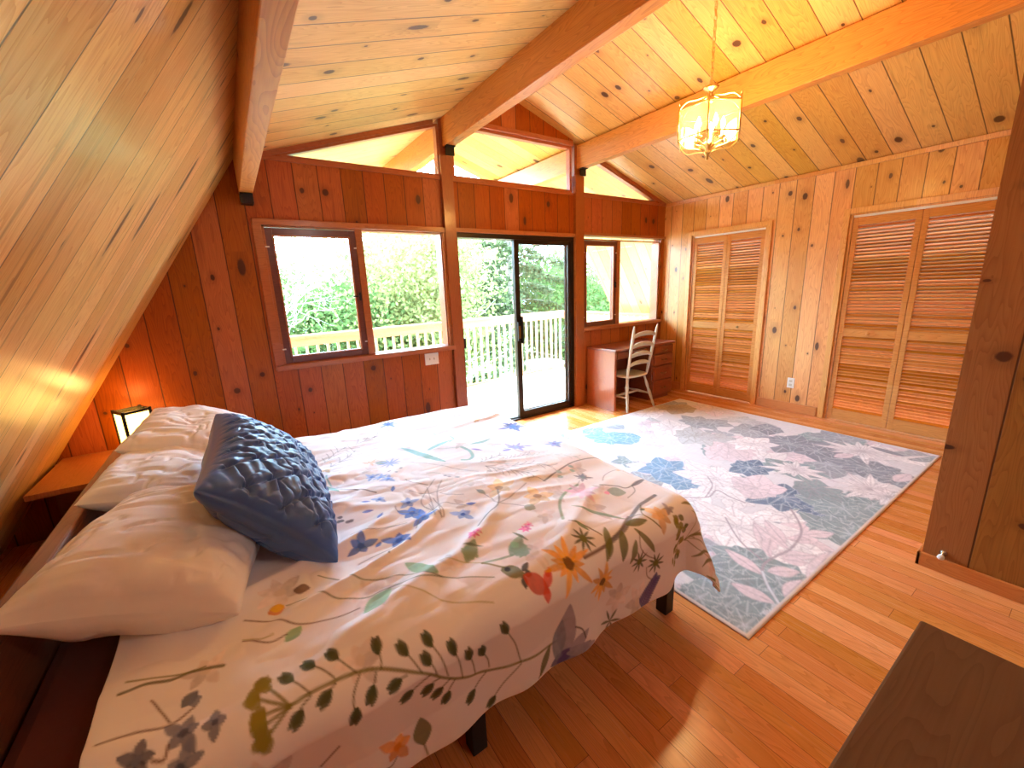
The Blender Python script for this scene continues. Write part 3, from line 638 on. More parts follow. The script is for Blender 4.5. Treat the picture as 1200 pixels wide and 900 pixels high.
class Canvas:
    def __init__(s,w,h,res,bg):
        s.res=res; s.n=int(round(w/res))+1; s.m=int(round(h/res))+1; s.c=np.empty((s.n,s.m,3)); s.c[:]=bg
        s.w=(s.n-1)*res; s.h=(s.m-1)*res
    def win(s,x0,x1,y0,y1):
        a=max(0,int(x0/s.res)-1); b=min(s.n,int(x1/s.res)+3); c=max(0,int(y0/s.res)-1); d=min(s.m,int(y1/s.res)+3)
        if a>=b or c>=d: return None
        X,Y=np.meshgrid(np.arange(a,b)*s.res,np.arange(c,d)*s.res,indexing='ij'); return (slice(a,b),slice(c,d)),X,Y
    def put(s,sl,al,col):
        al=np.clip(al,0,1)[...,None]; s.c[sl]=s.c[sl]*(1-al)+np.array(col)*al
    def line(s,pts,w,col,al=.9,taper=True):
        P=np.array(pts,float)
        # smooth
        if len(P)>2:
            Q=[]
            for i in range(len(P)-1):
                p0=P[max(i-1,0)];p1=P[i];p2=P[i+1];p3=P[min(i+2,len(P)-1)]
                for t in np.linspace(0,1,6,endpoint=False): Q.append(.5*((2*p1)+(-p0+p2)*t+(2*p0-5*p1+4*p2-p3)*t*t+(-p0+3*p1-3*p2+p3)*t**3))
            Q.append(P[-1]); P=np.array(Q)
        wn=s.win(P[:,0].min()-w*2,P[:,0].max()+w*2,P[:,1].min()-w*2,P[:,1].max()+w*2)
        if wn is None: return
        sl,X,Y=wn; A=np.zeros(X.shape); w=max(w,s.res*1.0)
        for i in range(len(P)-1):
            a,b=P[i],P[i+1]; d=b-a; L2=d@d+1e-12
            t=np.clip(((X-a[0])*d[0]+(Y-a[1])*d[1])/L2,0,1)
            dist=np.hypot(X-a[0]-t*d[0],Y-a[1]-t*d[1]); ww=w/2
            A=np.maximum(A,np.clip((ww-dist)/s.res+.5,0,1))
        s.put(sl,A*al,col)
    def leafs(s,a,b,w,col,al=.9,vein=None,pw=1.):
        a=np.array(a,float);b=np.array(b,float); L=np.hypot(*(b-a))+1e-6; d=(b-a)/L
        wn=s.win(min(a[0],b[0])-w,max(a[0],b[0])+w,min(a[1],b[1])-w,max(a[1],b[1])+w)
        if wn is None: return
        sl,X,Y=wn; u_=((X-a[0])*d[0]+(Y-a[1])*d[1])/L; v_=(-(X-a[0])*d[1]+(Y-a[1])*d[0])
        prof=w/2*np.sqrt(np.clip(np.sin(np.pi*np.clip(u_,0,1)**.85),0,1))*(.55+.45*np.sin(np.pi*np.clip(u_,0,1)))
        A=np.clip((prof-np.abs(v_))/s.res+.5,0,1)*(u_>0)*(u_<1)
        tone=1+.22*(vnoise(X*90,Y*90,3)-.5)
        al_=np.clip(A*al,0,1)[...,None]; s.c[sl]=s.c[sl]*(1-al_)+np.clip(np.array(col)*tone[...,None],0,1)*al_
        if vein is not None:
            s.line([a,b],s.res*1.1,vein,.5)
            s_edge=np.clip(1-np.abs(prof-np.abs(v_))/(s.res*.9),0,1)*(u_>0)*(u_<1); s.put(sl,s_edge*.38,vein)
    def blob(s,c,r,col,al=.9):
        wn=s.win(c[0]-r*1.4,c[0]+r*1.4,c[1]-r*1.4,c[1]+r*1.4)
        if wn is None: return
        sl,X,Y=wn; d=np.hypot(X-c[0],Y-c[1])*(1+.35*(vnoise(X*120,Y*120,5)-.5)); s.put(sl,np.clip((r-d)/s.res+.5,0,1)*al,col)
    def heart(s,a,b,sz,col):
        a=np.array(a,float);b=np.array(b,float); d=b-a; L=np.hypot(*d)+1e-6; d/=L; n=np.array([-d[1],d[0]]); 
        s.leafs(b-d*sz*.62,b+d*sz*.5+n*sz*.18,sz*.62,col,.92); s.leafs(b-d*sz*.62,b+d*sz*.5-n*sz*.18,sz*.62,col,.92)
    def flower(s,c,r,n,col,cc,rot=0.):
        c=np.array(c,float)
        for k in range(n):
            a=rot+2*PI*k/n+.15*math.sin(k*7.1+c[0]*30); rr=r*(.85+.25*math.sin(k*3.3+c[1]*40)); q=c+rr*np.array([math.cos(a),math.sin(a)])
            cl=np.clip(np.array(col)*(1+.22*math.sin(k*5.1)),0,1); s.leafs(c,q,r*2.1/max(n,3)*1.25 if n<14 else r*.3,cl,.85)
        s.blob(c,r*.20,cc,.9)
def paint(cv,ops):
    for o in ops:
        t,c,w,p=o[0],PAL[o[1]],o[2],o[3]
        if t=='S': cv.line(p,w,c,.85)
        elif t=='L': cv.leafs(p[0],p[1],w,c,.88)
        elif t=='H': cv.heart(p[0],p[1],w,c)
        elif t=='F': cv.flower(p[0],w,o[4],c,PAL[o[5]])
        elif t=='B': cv.blob(p[0],w,c)
        elif t=='K':
            for k in range(o[4]):
                a=2*PI*k/o[4]+.3; q=(p[0][0]+w*math.cos(a),p[0][1]+w*math.sin(a)); cv.leafs(p[0],q,.010,c,.9)
        elif t=='V':
            a=np.array(p[0]);b=np.array(p[1]); d=b-a; n=np.array([-d[1],d[0]])/(np.hypot(*d)+1e-6); cv.line([a,b],.008,c)
            for k in range(14):
                q=a+d*k/13; ln=w*(.5-.3*k/13)
                for sg in (-1,1): cv.leafs(q,q+n*sg*ln+d*.18,.014,c,.85)
        elif t=='R':
            P=np.array(p,float); n=o[4]
            for k in range(n):
                f_=k/(n-.5)*(len(P)-1); i=int(f_); i=min(i,len(P)-2); q=P[i]+(P[i+1]-P[i])*(f_-i); d=(P[i+1]-P[i]); d=d/(np.hypot(*d)+1e-6); nn=np.array([-d[1],d[0]])
                for sg in (-1,1): e=q+d*o[5]*.75+nn*sg*o[5]*.6; cv.line([q,(q+e)/2+d*.008,e],w,c,.75)
# duvet cloth geometry (metres along and across the cloth)
# duvet cloth coordinates: s from head edge to foot hem, t from far hem to near hem (metres)
X0,XF=-5.56,-3.755      # head edge, foot shoulder
YF,YN=-1.02,-2.84      # far and near shoulders
OX,OF,ON=.48,.34,.37   # overhangs
LS=XF-X0+OX; LT=OF+(YF-YN)+ON
def bend(d,fl=.1,Rr=.10):
    # arc length d past the shoulder -> outward travel, drop
    d=np.maximum(d,0); a=np.minimum(d/Rr,1.35)
    h=Rr*np.sin(a); v=Rr*(1-np.cos(a)); e=np.maximum(d-1.35*Rr,0)
    return h+e*fl, v+e*np.sqrt(1-fl*fl)
def base(s,t):
    x=X0+s; y=YF+OF-t
    ex=np.maximum(x-XF,0); ey=np.maximum(YN-y,0)-np.maximum(y-YF,0)
    L=np.hypot(ex,ey)+1e-9; L0=L; L=np.where(L>.42,.42+(L-.42)*.8,L)
    h,v=bend(L,.10+.30*np.clip(ex/L0,0,1))
    cx=np.minimum(x,XF)+h*ex/L0; cy=np.clip(y,YN,YF)-h*ey/L0
    m=np.minimum(np.minimum(x-X0+.25,.5)/.5,1)
    cr=.045*np.sin(np.pi*np.clip((y-YN)/(YF-YN),0,1))**.7
    cr=cr*np.clip((XF+.1-x)/.5,0,1)**.6
    return cx,cy,.635+cr-v

